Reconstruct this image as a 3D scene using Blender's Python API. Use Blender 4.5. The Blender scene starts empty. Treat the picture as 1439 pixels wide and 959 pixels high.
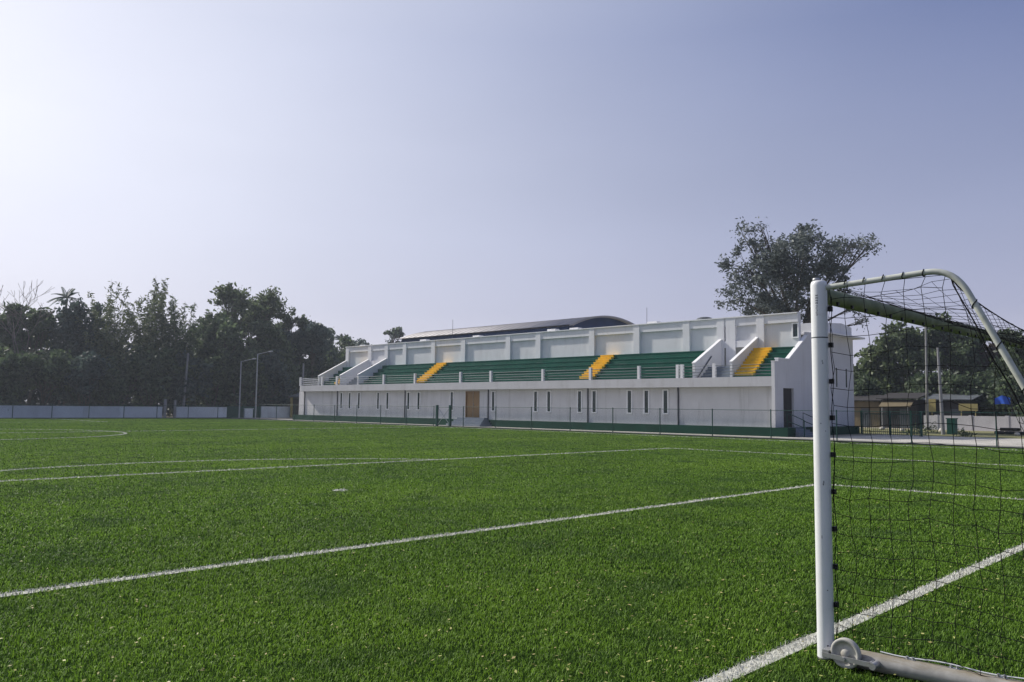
import bpy, math, random
import numpy as np
from mathutils import Vector, Matrix

random.seed(7)
RNG = np.random.default_rng(11)
scene = bpy.context.scene
COL = scene.collection
PI = math.pi
R = math.radians

# ------------------------------------------------------------------ helpers
class MB:
    """collects vertices and faces of ONE mesh object"""
    def __init__(self):
        self.v, self.f, self.s, self.m = [], [], [], []
        self.mi = 0
    def face(self, idx, smooth=False):
        self.f.append(tuple(idx)); self.s.append(smooth); self.m.append(self.mi)
    def box(self, x0, x1, y0, y1, z0, z1):
        b = len(self.v)
        self.v += [(x0,y0,z0),(x1,y0,z0),(x1,y1,z0),(x0,y1,z0),(x0,y0,z1),(x1,y0,z1),(x1,y1,z1),(x0,y1,z1)]
        for q in ((3,2,1,0),(4,5,6,7),(0,1,5,4),(1,2,6,5),(2,3,7,6),(3,0,4,7)):
            self.face([b+i for i in q])
        return self
    def prism(self, poly, a, b, axis):
        """extrude a polygon along axis 'x','y' or 'z' from a to b; poly holds the two other coordinates in x,y,z order"""
        def P(p, t):
            if axis == 'x': return (t, p[0], p[1])
            if axis == 'y': return (p[0], t, p[1])
            return (p[0], p[1], t)
        n = len(poly); k = len(self.v)
        self.v += [P(p, a) for p in poly] + [P(p, b) for p in poly]
        self.face([k+i for i in range(n)]); self.face([k+n+i for i in reversed(range(n))])
        for i in range(n):
            j = (i+1) % n
            self.face([k+j, k+i, k+n+i, k+n+j])
        return self
    def tube(self, pts, r, n=8, caps=True):
        pts = [Vector(p) for p in pts]
        rs = r if isinstance(r, (list, tuple)) else [r]*len(pts)
        k0 = len(self.v); prev = None
        for i, p in enumerate(pts):
            t = (pts[min(i+1, len(pts)-1)] - pts[max(i-1, 0)])
            if t.length < 1e-9: t = Vector((0,0,1))
            t.normalize()
            if prev is None:
                a = Vector((0,0,1)) if abs(t.z) < 0.9 else Vector((1,0,0))
                u = t.cross(a).normalized()
            else:
                u = prev - t*prev.dot(t)
                u = u.normalized() if u.length > 1e-6 else t.orthogonal().normalized()
            prev = u; w = t.cross(u)
            for j in range(n):
                an = 2*PI*j/n
                self.v.append(tuple(p + (u*math.cos(an) + w*math.sin(an))*rs[i]))
        for i in range(len(pts)-1):
            for j in range(n):
                a = k0+i*n+j; b = k0+i*n+(j+1) % n
                self.face((a, b, b+n, a+n), True)
        if caps:
            for i, rev in ((0, True), (len(pts)-1, False)):
                b = len(self.v); ring = [self.v[k0+i*n+j] for j in range(n)]
                self.v += ring
                idx = [b+j for j in range(n)]
                self.face(idx[::-1] if rev else idx)
        return self
    def lathe(self, prof, n=24, origin=(0,0,0), axis=(0,0,1)):
        ax = Vector(axis).normalized(); u = ax.orthogonal().normalized(); w = ax.cross(u); o = Vector(origin)
        k = len(self.v)
        for (r, h) in prof:
            for j in range(n):
                a = 2*PI*j/n
                self.v.append(tuple(o + ax*h + (u*math.cos(a)+w*math.sin(a))*r))
        for i in range(len(prof)-1):
            for j in range(n):
                a = k+i*n+j; b = k+i*n+(j+1) % n
                self.face((a, b, b+n, a+n), True)
        return self
    def ball(self, c, r, n=8):
        prof = [(max(1e-4, r*math.sin(PI*i/n)), -r*math.cos(PI*i/n)) for i in range(n+1)]
        return self.lathe(prof, 2*n, c)
    def arr(self, verts, faces):
        k = len(self.v)
        self.v += [tuple(x) for x in verts.tolist()]
        for f in (faces + k).tolist(): self.face(f)
        return self

ORIGIN = {}          # world position of the thing each part belongs to
def tag(o, label=None, cat=None, group=None, kind=None):
    if label: o['label'] = label
    if cat: o['category'] = cat
    if group: o['group'] = group
    if kind: o['kind'] = kind
    return o
def thing(name, label, cat, loc, group=None):
    o = bpy.data.objects.new(name, None); COL.objects.link(o)
    o.location = loc; o.empty_display_size = 0.3
    ORIGIN[o] = Vector(loc)
    return tag(o, label, cat, group)
def build(name, mb, mat, parent=None, loc=None):
    """link the collected shape (world coordinates) as ONE mesh object"""
    me = bpy.data.meshes.new(name)
    off = ORIGIN[parent] if parent is not None else Vector(loc or (0,0,0))
    v = np.array(mb.v, dtype=np.float64) - np.array(off)
    me.from_pydata(v.tolist(), [], mb.f)
    me.polygons.foreach_set('use_smooth', np.array(mb.s, dtype=bool))
    mats = mat if isinstance(mat, (list, tuple)) else [mat]
    for m in mats: me.materials.append(m)
    if len(mats) > 1: me.polygons.foreach_set('material_index', np.array(mb.m, dtype=np.int32))
    me.update()
    o = bpy.data.objects.new(name, me); COL.objects.link(o)
    if parent is not None: o.parent = parent
    else: o.location = off
    ORIGIN[o] = off
    return o
def npmesh(name, verts, loops, starts, totals, mat, parent=None, midx=None):
    me = bpy.data.meshes.new(name)
    off = np.array(ORIGIN[parent]) if parent is not None else np.zeros(3)
    me.vertices.add(len(verts)); me.vertices.foreach_set('co', (verts-off).astype(np.float32).ravel())
    me.loops.add(len(loops)); me.loops.foreach_set('vertex_index', loops.astype(np.int32))
    me.polygons.add(len(starts)); me.polygons.foreach_set('loop_start', starts.astype(np.int32))
    for m in (mat if isinstance(mat, (list, tuple)) else [mat]): me.materials.append(m)
    if midx is not None: me.polygons.foreach_set('material_index', midx.astype(np.int32))
    me.update(calc_edges=True)
    o = bpy.data.objects.new(name, me); COL.objects.link(o)
    if parent is not None: o.parent = parent
    ORIGIN[o] = Vector(off.tolist())
    return o

# ------------------------------------------------------------------ materials
def new_mat(name):
    m = bpy.data.materials.new(name); m.use_nodes = True
    nt = m.node_tree; b = nt.nodes['Principled BSDF']
    return m, nt, b
def mix_rgb(nt, a, b, fac, blend='MIX'):
    n = nt.nodes.new('ShaderNodeMix'); n.data_type = 'RGBA'; n.blend_type = blend
    for s, val in ((n.inputs[6], a), (n.inputs[7], b), (n.inputs[0], fac)):
        if isinstance(val, bpy.types.NodeSocket): nt.links.new(val, s)
        elif isinstance(val, (int, float)): s.default_value = val
        else: s.default_value = (*val, 1)
    return n.outputs[2]
def noise(nt, scale, detail=4, rough=0.55, coord='Object', stretch=None):
    tc = nt.nodes.new('ShaderNodeTexCoord'); n = nt.nodes.new('ShaderNodeTexNoise')
    n.inputs['Scale'].default_value = scale; n.inputs['Detail'].default_value = detail; n.inputs['Roughness'].default_value = rough
    src = tc.outputs[coord]
    if stretch:
        mp = nt.nodes.new('ShaderNodeMapping'); mp.inputs['Scale'].default_value = stretch
        nt.links.new(src, mp.inputs['Vector']); src = mp.outputs['Vector']
    nt.links.new(src, n.inputs['Vector'])
    return n.outputs['Fac']
def ramp(nt, fac, a, b):
    n = nt.nodes.new('ShaderNodeMapRange'); n.inputs['From Min'].default_value = a; n.inputs['From Max'].default_value = b
    nt.links.new(fac, n.inputs['Value']); return n.outputs['Result']
def bump(nt, b, h, strength, dist=0.02):
    n = nt.nodes.new('ShaderNodeBump'); n.inputs['Strength'].default_value = strength; n.inputs['Distance'].default_value = dist
    nt.links.new(h, n.inputs['Height']); nt.links.new(n.outputs['Normal'], b.inputs['Normal'])
def simple(name, col, rough=0.6, var=0.12, scale=3.0, metal=0.0, dirt=None, dirt_scale=1.2, dirt_amt=0.5, stretch=None, bmp=0.0, bscale=40, spec=0.22):
    m, nt, b = new_mat(name)
    dark = tuple(c*(1-var) for c in col); light = tuple(min(1, c*(1+var)) for c in col)
    c = mix_rgb(nt, dark, light, ramp(nt, noise(nt, scale), 0.3, 0.7))
    if dirt:
        f = ramp(nt, noise(nt, dirt_scale, 6, 0.65, stretch=stretch), 0.52, 0.75)
        mul = nt.nodes.new('ShaderNodeMath'); mul.operation = 'MULTIPLY'; mul.inputs[1].default_value = dirt_amt
        nt.links.new(f, mul.inputs[0])
        c = mix_rgb(nt, c, dirt, mul.outputs[0])
    nt.links.new(c, b.inputs['Base Color'])
    b.inputs['Roughness'].default_value = rough; b.inputs['Metallic'].default_value = metal; b.inputs['Specular IOR Level'].default_value = spec
    if bmp: bump(nt, b, noise(nt, bscale, 3), bmp)
    return m
def leafmat(name, ca, cb, trans=0.42):
    m, nt, b = new_mat(name)
    g = nt.nodes.new('ShaderNodeNewGeometry')
    c = mix_rgb(nt, ca, cb, g.outputs['Random Per Island'])
    nt.links.new(c, b.inputs['Base Color']); b.inputs['Roughness'].default_value = 0.55
    b.inputs['Specular IOR Level'].default_value = 0.35
    t = nt.nodes.new('ShaderNodeBsdfTranslucent'); nt.links.new(c, t.inputs['Color'])
    mx = nt.nodes.new('ShaderNodeMixShader'); mx.inputs[0].default_value = trans
    nt.links.new(b.outputs[0], mx.inputs[1]); nt.links.new(t.outputs[0], mx.inputs[2])
    nt.links.new(mx.outputs[0], nt.nodes['Material Output'].inputs['Surface'])
    return m

M = {}
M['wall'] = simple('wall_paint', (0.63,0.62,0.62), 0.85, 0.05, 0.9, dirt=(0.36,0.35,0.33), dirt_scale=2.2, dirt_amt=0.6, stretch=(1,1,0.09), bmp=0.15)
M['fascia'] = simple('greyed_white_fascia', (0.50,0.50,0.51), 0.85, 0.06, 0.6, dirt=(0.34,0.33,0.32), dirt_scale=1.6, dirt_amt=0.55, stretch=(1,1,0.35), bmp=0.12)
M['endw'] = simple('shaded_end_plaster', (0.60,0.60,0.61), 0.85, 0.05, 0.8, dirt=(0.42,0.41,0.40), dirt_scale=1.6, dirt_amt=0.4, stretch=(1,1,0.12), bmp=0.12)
M['white'] = simple('white_plaster', (0.72,0.72,0.73), 0.8, 0.04, 0.8, dirt=(0.50,0.49,0.48), dirt_scale=2.0, dirt_amt=0.45, stretch=(1,1,0.10), bmp=0.12)
M['panel'] = simple('recessed_panel_plaster', (0.68,0.68,0.69), 0.85, 0.05, 0.8, dirt=(0.52,0.51,0.51), dirt_scale=1.6, dirt_amt=0.45, stretch=(1,1,0.3), bmp=0.15)
M['coping'] = simple('white_coping', (0.76,0.76,0.76), 0.7, 0.04, 1.5, dirt=(0.5,0.48,0.45), dirt_amt=0.4)
M['plinth'] = simple('dark_green_paint', (0.003,0.038,0.023), 0.85, 0.2, 0.7, dirt=(0.022,0.045,0.035), dirt_amt=0.35)
M['seat'] = simple('green_terrace_paint', (0.004,0.088,0.058), 0.8, 0.15, 0.6, dirt=(0.05,0.11,0.085), dirt_scale=1.3, dirt_amt=0.6)
M['nosing'] = simple('lighter_green_nosing', (0.012,0.115,0.080), 0.8, 0.2, 0.8, dirt=(0.12,0.19,0.16), dirt_scale=0.9, dirt_amt=0.9)  # lighter green than the risers, broken by paler patches
M['yellow'] = simple('yellow_stair_paint', (0.82,0.52,0.035), 0.6, 0.08, 1.5, dirt=(0.42,0.27,0.08), dirt_scale=2.5, dirt_amt=0.7)
M['concrete'] = simple('concrete', (0.33,0.32,0.30), 0.9, 0.15, 1.2, dirt=(0.2,0.19,0.17), dirt_scale=0.5, dirt_amt=0.5, bmp=0.2)
M['greystep'] = simple('blue_grey_steps', (0.17,0.20,0.24), 0.75, 0.1, 1.5, dirt=(0.28,0.28,0.28), dirt_amt=0.4)
M['greypanel'] = simple('grey_olive_render', (0.26,0.26,0.235), 0.9, 0.1, 1.5)
M['glass'] = simple('dark_green_glass', (0.010,0.026,0.026), 0.15, 0.1, 2, spec=0.5)
M['frame'] = simple('white_window_frame', (0.92,0.92,0.92), 0.5, 0.03, 4)
M['pipe'] = simple('dark_pipe', (0.07,0.075,0.085), 0.5, 0.1, 4)
M['rail'] = simple('steel_rail', (0.13,0.15,0.16), 0.5, 0.1, 4, metal=0.3)
M['whiterail'] = simple('white_rail', (0.62,0.63,0.65), 0.5, 0.05, 4)
M['hallroof'] = simple('grey_sheet_roof', (0.42,0.40,0.39), 0.75, 0.15, 0.4, dirt=(0.28,0.26,0.25), dirt_scale=0.35, dirt_amt=0.5)
M['navy'] = simple('navy_sheet', (0.022,0.050,0.140), 0.6, 0.15, 0.6)
M['green_metal'] = simple('green_fence_paint', (0.012,0.06,0.045), 0.5, 0.15, 3)
M['pole'] = simple('galvanised_pole', (0.33,0.35,0.37), 0.5, 0.1, 2, metal=0.4)
M['conc_pole'] = simple('concrete_pole', (0.26,0.26,0.26), 0.85, 0.12, 2)
M['bwall'] = simple('pale_boundary_wall', (0.58,0.63,0.66), 0.9, 0.08, 0.5, dirt=(0.36,0.38,0.39), dirt_scale=0.6, dirt_amt=0.5, stretch=(1,1,0.4))
M['bwall2'] = simple('grey_boundary_wall', (0.43,0.42,0.44), 0.9, 0.08, 0.5, dirt=(0.25,0.24,0.23), dirt_scale=0.5, dirt_amt=0.5, stretch=(1,1,0.4))
M['tan'] = simple('tan_wall', (0.15,0.12,0.072), 0.85, 0.15, 1)
M['timber'] = simple('dark_timber', (0.035,0.032,0.032), 0.8, 0.25, 2)
M['tin'] = simple('dull_tin', (0.085,0.095,0.105), 0.8, 0.25, 1.5, dirt=(0.06,0.045,0.035), dirt_amt=0.7)
M['blue'] = simple('blue_tarp', (0.02,0.08,0.42), 0.5, 0.2, 2)
M['black'] = simple('black_plastic', (0.012,0.012,0.014), 0.45, 0.2, 8)
M['rubber'] = simple('black_tyre_rubber', (0.015,0.014,0.014), 0.8, 0.2, 5)
M['paleyellow'] = simple('pale_yellow_board', (0.30,0.25,0.10), 0.7, 0.1, 2)
M['greenbin'] = simple('green_board', (0.03,0.13,0.09), 0.5, 0.15, 2)
M['net'] = simple('black_net_cord', (0.007,0.0075,0.008), 0.95, 0.15, 30)
M['bark'] = simple('grey_brown_bark', (0.10,0.085,0.07), 0.95, 0.3, 3, bmp=0.4, bscale=8)
M['palebark'] = simple('pale_bare_bark', (0.19,0.16,0.14), 0.95, 0.25, 3)
M['culm'] = simple('bamboo_culm', (0.13,0.14,0.06), 0.6, 0.3, 2)
M['wheelp'] = simple('white_wheel_plastic', (0.44,0.43,0.39), 0.55, 0.06, 6, dirt=(0.26,0.23,0.18), dirt_scale=11, dirt_amt=0.8)
M['steel'] = simple('zinc_steel', (0.42,0.42,0.42), 0.4, 0.15, 8, metal=0.6, dirt=(0.2,0.15,0.1), dirt_scale=14, dirt_amt=0.5)
M['barmetal'] = simple('worn_white_bar', (0.33,0.32,0.30), 0.6, 0.25, 9, dirt=(0.19,0.145,0.09), dirt_scale=7, dirt_amt=0.9, stretch=(4,0.7,4), bmp=0.05)

nt = M['barmetal'].node_tree; b = nt.nodes['Principled BSDF']; old = b.inputs['Base Color'].links[0].from_socket
g = nt.nodes.new('ShaderNodeNewGeometry'); sn = nt.nodes.new('ShaderNodeSeparateXYZ'); nt.links.new(g.outputs['Normal'], sn.inputs[0])
pile = nt.nodes.new('ShaderNodeMath'); pile.operation = 'MULTIPLY'; nt.links.new(ramp(nt, sn.outputs['Z'], 0.35, 0.95), pile.inputs[0]); nt.links.new(ramp(nt, noise(nt, 14, 6, 0.7, stretch=(1,0.3,1)), 0.30, 0.62), pile.inputs[1])
nt.links.new(mix_rgb(nt, old, (0.20,0.165,0.10), pile.outputs[0]), b.inputs['Base Color'])

# wooden door with plank grain
m, nt, b = new_mat('oak_door')
f = noise(nt, 3.0, 6, 0.6, stretch=(1, 9, 0.8))
nt.links.new(mix_rgb(nt, (0.22,0.125,0.045), (0.31,0.185,0.075), ramp(nt, f, 0.3, 0.7)), b.inputs['Base Color'])
b.inputs['Roughness'].default_value = 0.5; M['door'] = m

# white powder-coated post with scuffs
m, nt, b = new_mat('white_goal_paint')
c = mix_rgb(nt, (0.70,0.71,0.71), (0.77,0.78,0.78), ramp(nt, noise(nt, 4), 0.3, 0.7))
tc = nt.nodes.new('ShaderNodeTexCoord'); mp = nt.nodes.new('ShaderNodeMapping'); mp.inputs['Scale'].default_value = (26,26,9)
vo = nt.nodes.new('ShaderNodeTexVoronoi'); nt.links.new(tc.outputs['Object'], mp.inputs[0]); nt.links.new(mp.outputs[0], vo.inputs['Vector'])
vo.inputs['Scale'].default_value = 1.0
sc_ = ramp(nt, vo.outputs['Distance'], 0.10, 0.05)
sel = nt.nodes.new('ShaderNodeMath'); sel.operation = 'GREATER_THAN'; sel.inputs[1].default_value = 0.93
sp = nt.nodes.new('ShaderNodeSeparateColor'); nt.links.new(vo.outputs['Color'], sp.inputs[0]); nt.links.new(sp.outputs[0], sel.inputs[0])
mu = nt.nodes.new('ShaderNodeMath'); mu.operation = 'MULTIPLY'; nt.links.new(sc_, mu.inputs[0]); nt.links.new(sel.outputs[0], mu.inputs[1])
c = mix_rgb(nt, c, (0.12,0.12,0.12), mu.outputs[0])
c = mix_rgb(nt, c, (0.45,0.42,0.36), ramp(nt, noise(nt, 7, 6, 0.7), 0.6, 0.85))
nt.links.new(c, b.inputs['Base Color']); b.inputs['Roughness'].default_value = 0.38; M['goal'] = m

# chain-link mesh: real holes, wires from object coordinates (u = along, z = up)
def chainlink(name, axis, pitch=0.07, width=0.036):
    m, nt, b = new_mat(name)
    tc = nt.nodes.new('ShaderNodeTexCoord'); s = nt.nodes.new('ShaderNodeSeparateXYZ'); nt.links.new(tc.outputs['Object'], s.inputs[0])
    outs = []
    for op in ('ADD', 'SUBTRACT'):
        a = nt.nodes.new('ShaderNodeMath'); a.operation = op
        nt.links.new(s.outputs[axis], a.inputs[0]); nt.links.new(s.outputs['Z'], a.inputs[1])
        d = nt.nodes.new('ShaderNodeMath'); d.operation = 'DIVIDE'; d.inputs[1].default_value = pitch; nt.links.new(a.outputs[0], d.inputs[0])
        fr = nt.nodes.new('ShaderNodeMath'); fr.operation = 'FRACT'; nt.links.new(d.outputs[0], fr.inputs[0])
        l = nt.nodes.new('ShaderNodeMath'); l.operation = 'LESS_THAN'; l.inputs[1].default_value = width; nt.links.new(fr.outputs[0], l.inputs[0])
        outs.append(l.outputs[0])
    mxx = nt.nodes.new('ShaderNodeMath'); mxx.operation = 'MAXIMUM'; nt.links.new(outs[0], mxx.inputs[0]); nt.links.new(outs[1], mxx.inputs[1])
    nt.links.new(mxx.outputs[0], b.inputs['Alpha'])
    b.inputs['Base Color'].default_value = (0.006,0.03,0.024,1); b.inputs['Roughness'].default_value = 0.8; b.inputs['Specular IOR Level'].default_value = 0.05
    return m
M['linkY'] = chainlink('green_chain_link_y', 'Y'); M['linkX'] = chainlink('green_chain_link_x', 'X')

# ground materials
m, nt, b = new_mat('artificial_turf_base')
c = mix_rgb(nt, (0.006,0.012,0.004), (0.014,0.030,0.007), ramp(nt, noise(nt, 28, 3, 0.7), 0.3, 0.7))
c = mix_rgb(nt, c, (0.022,0.046,0.009), ramp(nt, noise(nt, 0.12, 4), 0.35, 0.7))
nt.links.new(c, b.inputs['Base Color']); b.inputs['Roughness'].default_value = 1.0; b.inputs['Specular IOR Level'].default_value = 0.0
bump(nt, b, noise(nt, 45, 4, 0.7), 0.8, 0.03); M['turf'] = m

m, nt, b = new_mat('artificial_turf_fibre')
g = nt.nodes.new('ShaderNodeNewGeometry')
c = mix_rgb(nt, (0.052,0.118,0.010), (0.235,0.420,0.038), g.outputs['Random Per Island'])
glint = nt.nodes.new('ShaderNodeMapRange'); glint.inputs['From Min'].default_value = 0.90; glint.inputs['From Max'].default_value = 1.0; nt.links.new(g.outputs['Random Per Island'], glint.inputs['Value'])
c = mix_rgb(nt, c, (0.30,0.43,0.11), glint.outputs['Result'])
pn = nt.nodes.new('ShaderNodeTexNoise'); pn.inputs['Scale'].default_value = 0.16; pn.inputs['Detail'].default_value = 4
nt.links.new(g.outputs['Position'], pn.inputs['Vector'])
c = mix_rgb(nt, c, (0.250,0.410,0.036), ramp(nt, pn.outputs['Fac'], 0.42, 0.95))
sg_ = nt.nodes.new('ShaderNodeSeparateXYZ'); nt.links.new(g.outputs['Position'], sg_.inputs[0])
wv = nt.nodes.new('ShaderNodeMath'); wv.operation = 'DIVIDE'; wv.inputs[1].default_value = 8.0; nt.links.new(sg_.outputs['Y'], wv.inputs[0])
fr_ = nt.nodes.new('ShaderNodeMath'); fr_.operation = 'FRACT'; nt.links.new(wv.outputs[0], fr_.inputs[0])
gt_ = nt.nodes.new('ShaderNodeMath'); gt_.operation = 'GREATER_THAN'; gt_.inputs[1].default_value = 0.5; nt.links.new(fr_.outputs[0], gt_.inputs[0])
ro = nt.nodes.new('ShaderNodeMath'); ro.operation = 'MULTIPLY'; ro.inputs[1].default_value = 0.13; nt.links.new(gt_.outputs[0], ro.inputs[0])
c = mix_rgb(nt, c, (0.045,0.105,0.020), ro.outputs[0])   # carpet rolls laid in alternate directions
wn_ = nt.nodes.new('ShaderNodeTexNoise'); wn_.inputs['Scale'].default_value = 0.9; wn_.inputs['Detail'].default_value = 5; nt.links.new(g.outputs['Position'], wn_.inputs['Vector'])
c = mix_rgb(nt, c, (0.060,0.120,0.030), ramp(nt, wn_.outputs['Fac'], 0.50, 0.80))
nt.links.new(c, b.inputs['Base Color']); b.inputs['Roughness'].default_value = 0.5; b.inputs['Specular IOR Level'].default_value = 0.17
tr = nt.nodes.new('ShaderNodeBsdfTranslucent'); nt.links.new(c, tr.inputs['Color'])
ms = nt.nodes.new('ShaderNodeMixShader'); ms.inputs[0].default_value = 0.38
nt.links.new(b.outputs[0], ms.inputs[1]); nt.links.new(tr.outputs[0], ms.inputs[2]); nt.links.new(ms.outputs[0], nt.nodes['Material Output'].inputs['Surface'])
M['fibre'] = m
m, nt, b = new_mat('white_turf_fibre')
g = nt.nodes.new('ShaderNodeNewGeometry')
c = mix_rgb(nt, (0.42,0.42,0.37), (0.66,0.65,0.58), g.outputs['Random Per Island'])
nt.links.new(c, b.inputs['Base Color']); b.inputs['Roughness'].default_value = 0.6; M['linefibre'] = m
M['linebase'] = simple('white_turf_line', (0.46,0.46,0.40), 0.8, 0.15, 30)
M['leafbit'] = leafmat('dry_leaf', (0.46,0.48,0.14), (0.40,0.32,0.13), 0.2)

m, nt, b = new_mat('dusty_ground')
c = mix_rgb(nt, (0.30,0.26,0.20), (0.40,0.36,0.29), ramp(nt, noise(nt, 0.5, 6, 0.65), 0.3, 0.7))
c = mix_rgb(nt, c, (0.12,0.135,0.05), ramp(nt, noise(nt, 0.10, 6, 0.7), 0.50, 0.60))
nt.links.new(c, b.inputs['Base Color']); b.inputs['Roughness'].default_value = 0.95; bump(nt, b, noise(nt, 6, 5), 0.4, 0.05); M['ground'] = m
M['dry_grass'] = simple('dry_grass_strip', (0.17,0.165,0.07), 0.95, 0.35, 1.5, dirt=(0.3,0.26,0.17), dirt_scale=0.8, dirt_amt=0.7, bmp=0.5, bscale=12)
M['path'] = simple('pale_concrete_path', (0.46,0.435,0.39), 0.9, 0.18, 0.9, dirt=(0.22,0.20,0.14), dirt_scale=0.5, dirt_amt=0.8, bmp=0.2)
M['kerb'] = simple('dark_kerb', (0.045,0.05,0.05), 0.9, 0.2, 2)
M['edge'] = simple('pale_road_edge', (0.52,0.49,0.43), 0.9, 0.12, 1.0, dirt=(0.3,0.27,0.22), dirt_scale=0.6, dirt_amt=0.5)

M['xbar'] = simple('grey_green_crossbar_paint', (0.21,0.235,0.135), 0.7, 0.3, 7, dirt=(0.40,0.41,0.36), dirt_scale=4, dirt_amt=0.6, bmp=0.1)  # dark grey-green base colour mottled with paler patches
M['stanchion'] = simple('grey_green_stanchion_paint', (0.47,0.49,0.44), 0.6, 0.15, 8, dirt=(0.26,0.26,0.19), dirt_scale=9, dirt_amt=0.7)  # pale grey-green base colour with darker patches
M['leaf_dark'] = leafmat('leaves_dark', (0.022,0.040,0.021), (0.125,0.172,0.082))
M['leaf_blue'] = leafmat('leaves_blue_green', (0.024,0.045,0.040), (0.108,0.150,0.122))
M['leaf_mid'] = leafmat('leaves_mid', (0.028,0.046,0.020), (0.150,0.195,0.085))
M['leaf_bam'] = leafmat('leaves_bamboo', (0.030,0.050,0.022), (0.200,0.235,0.112), 0.35)
M['leaf_wood'] = leafmat('leaves_deep_wood', (0.014,0.025,0.020), (0.046,0.066,0.048), 0.1)
M['leaf_euc'] = leafmat('leaves_grey_green', (0.055,0.072,0.068), (0.150,0.175,0.160), 0.3)
M['leaf_rust'] = leafmat('leaves_dry_rust', (0.06,0.045,0.03), (0.11,0.08,0.055), 0.3)

# ------------------------------------------------------------------ camera
YAW, PITCH, ROLL = 0.780, 0.081, 0.011
CAM = Vector((-8.847, -2.476, 1.606))
fw = Vector((math.cos(YAW)*math.cos(PITCH), math.sin(YAW)*math.cos(PITCH), math.sin(PITCH)))
rt = fw.cross(Vector((0,0,1))).normalized(); up = rt.cross(fw)
rt2 = rt*math.cos(ROLL) + up*math.sin(ROLL); up2 = -rt*math.sin(ROLL) + up*math.cos(ROLL)
cd = bpy.data.cameras.new('camera'); cam = bpy.data.objects.new('camera', cd); COL.objects.link(cam)
cd.sensor_width = 36; cd.lens = 1147.37/1439*36; cd.clip_start = 0.1; cd.clip_end = 3000
mw = Matrix((rt2, up2, -fw)).transposed().to_4x4(); mw.translation = CAM; cam.matrix_world = mw
scene.camera = cam

# ------------------------------------------------------------------ light
SUN_AZ, SUN_EL = R(101), R(37)
w = bpy.data.worlds.new('World'); scene.world = w; w.use_nodes = True
nt = w.node_tree; bg = nt.nodes['Background']
sky = nt.nodes.new('ShaderNodeTexSky'); sky.sky_type = 'NISHITA'; sky.sun_disc = False
sky.sun_elevation = SUN_EL; sky.sun_rotation = PI/2 - SUN_AZ
sky.air_density = 1.3; sky.dust_density = 4.0; sky.ozone_density = 3.0; sky.altitude = 50
SUNV = (math.cos(SUN_AZ)*math.cos(SUN_EL), math.sin(SUN_AZ)*math.cos(SUN_EL), math.sin(SUN_EL))
def wmath(op, a, b=None):
    n = nt.nodes.new('ShaderNodeMath'); n.operation = op
    for s, v in ((n.inputs[0], a), (n.inputs[1], b)):
        if v is None: continue
        if isinstance(v, bpy.types.NodeSocket): nt.links.new(v, s)
        else: s.default_value = v
    return n.outputs[0]
tcw = nt.nodes.new('ShaderNodeTexCoord'); sxyz = nt.nodes.new('ShaderNodeSeparateXYZ'); nt.links.new(tcw.outputs['Generated'], sxyz.inputs[0])
cr = nt.nodes.new('ShaderNodeValToRGB'); nt.links.new(sxyz.outputs['Z'], cr.inputs[0])
el = cr.color_ramp.elements
for i, (p, c) in enumerate(((0.0,(0.60,0.59,0.69)),(0.05,(0.52,0.52,0.65)),(0.113,(0.375,0.395,0.56)),(0.2,(0.31,0.345,0.53)),(0.26,(0.245,0.285,0.475)),(0.42,(0.085,0.135,0.345)),(1.0,(0.10,0.15,0.32)))):
    e = el[i] if i < 2 else el.new(p)
    e.position = p; e.color = (*c, 1)
dt = nt.nodes.new('ShaderNodeVectorMath'); dt.operation = 'DOT_PRODUCT'; dt.inputs[1].default_value = SUNV; nt.links.new(tcw.outputs['Generated'], dt.inputs[0])
hc = wmath('MAXIMUM', wmath('ADD', wmath('MULTIPLY', dt.outputs['Value'], 0.5), 0.5), 0.0)
glow = wmath('MULTIPLY', wmath('POWER', hc, 5.0), 0.86)
cn = nt.nodes.new('ShaderNodeTexNoise'); cn.inputs['Scale'].default_value = 1.3; cn.inputs['Detail'].default_value = 6; cn.inputs['Roughness'].default_value = 0.5
mpw = nt.nodes.new('ShaderNodeMapping'); mpw.inputs['Scale'].default_value = (1, 1, 2.6); nt.links.new(tcw.outputs['Generated'], mpw.inputs[0]); nt.links.new(mpw.outputs[0], cn.inputs['Vector'])
gv = nt.nodes.new('ShaderNodeVectorMath'); gv.operation = 'SCALE'; gv.inputs[0].default_value = (1.0, 0.97, 0.86)
low = nt.nodes.new('ShaderNodeMapRange'); low.inputs['From Min'].default_value = 0.0; low.inputs['From Max'].default_value = 0.30; low.inputs['To Min'].default_value = 0.55; low.inputs['To Max'].default_value = 1.0
nt.links.new(sxyz.outputs['Z'], low.inputs['Value']); nt.links.new(wmath('MULTIPLY', glow, low.outputs['Result']), gv.inputs['Scale'])
haze_c = nt.nodes.new('ShaderNodeVectorMath'); haze_c.operation = 'ADD'; nt.links.new(cr.outputs[0], haze_c.inputs[0]); nt.links.new(gv.outputs[0], haze_c.inputs[1])
thin = nt.nodes.new('ShaderNodeVectorMath'); thin.operation = 'SCALE'; nt.links.new(haze_c.outputs[0], thin.inputs[0])
back = nt.nodes.new('ShaderNodeMapRange'); back.inputs['From Min'].default_value = -0.22; back.inputs['From Max'].default_value = -0.72
back.inputs['To Min'].default_value = 1.0; back.inputs['To Max'].default_value = 0.6; nt.links.new(dt.outputs['Value'], back.inputs['Value'])   # the sky opposite the sun is darker
nt.links.new(wmath('MULTIPLY', back.outputs[0], wmath('ADD', wmath('MULTIPLY', cn.outputs['Fac'], 0.30), 0.86)), thin.inputs['Scale'])
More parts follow.
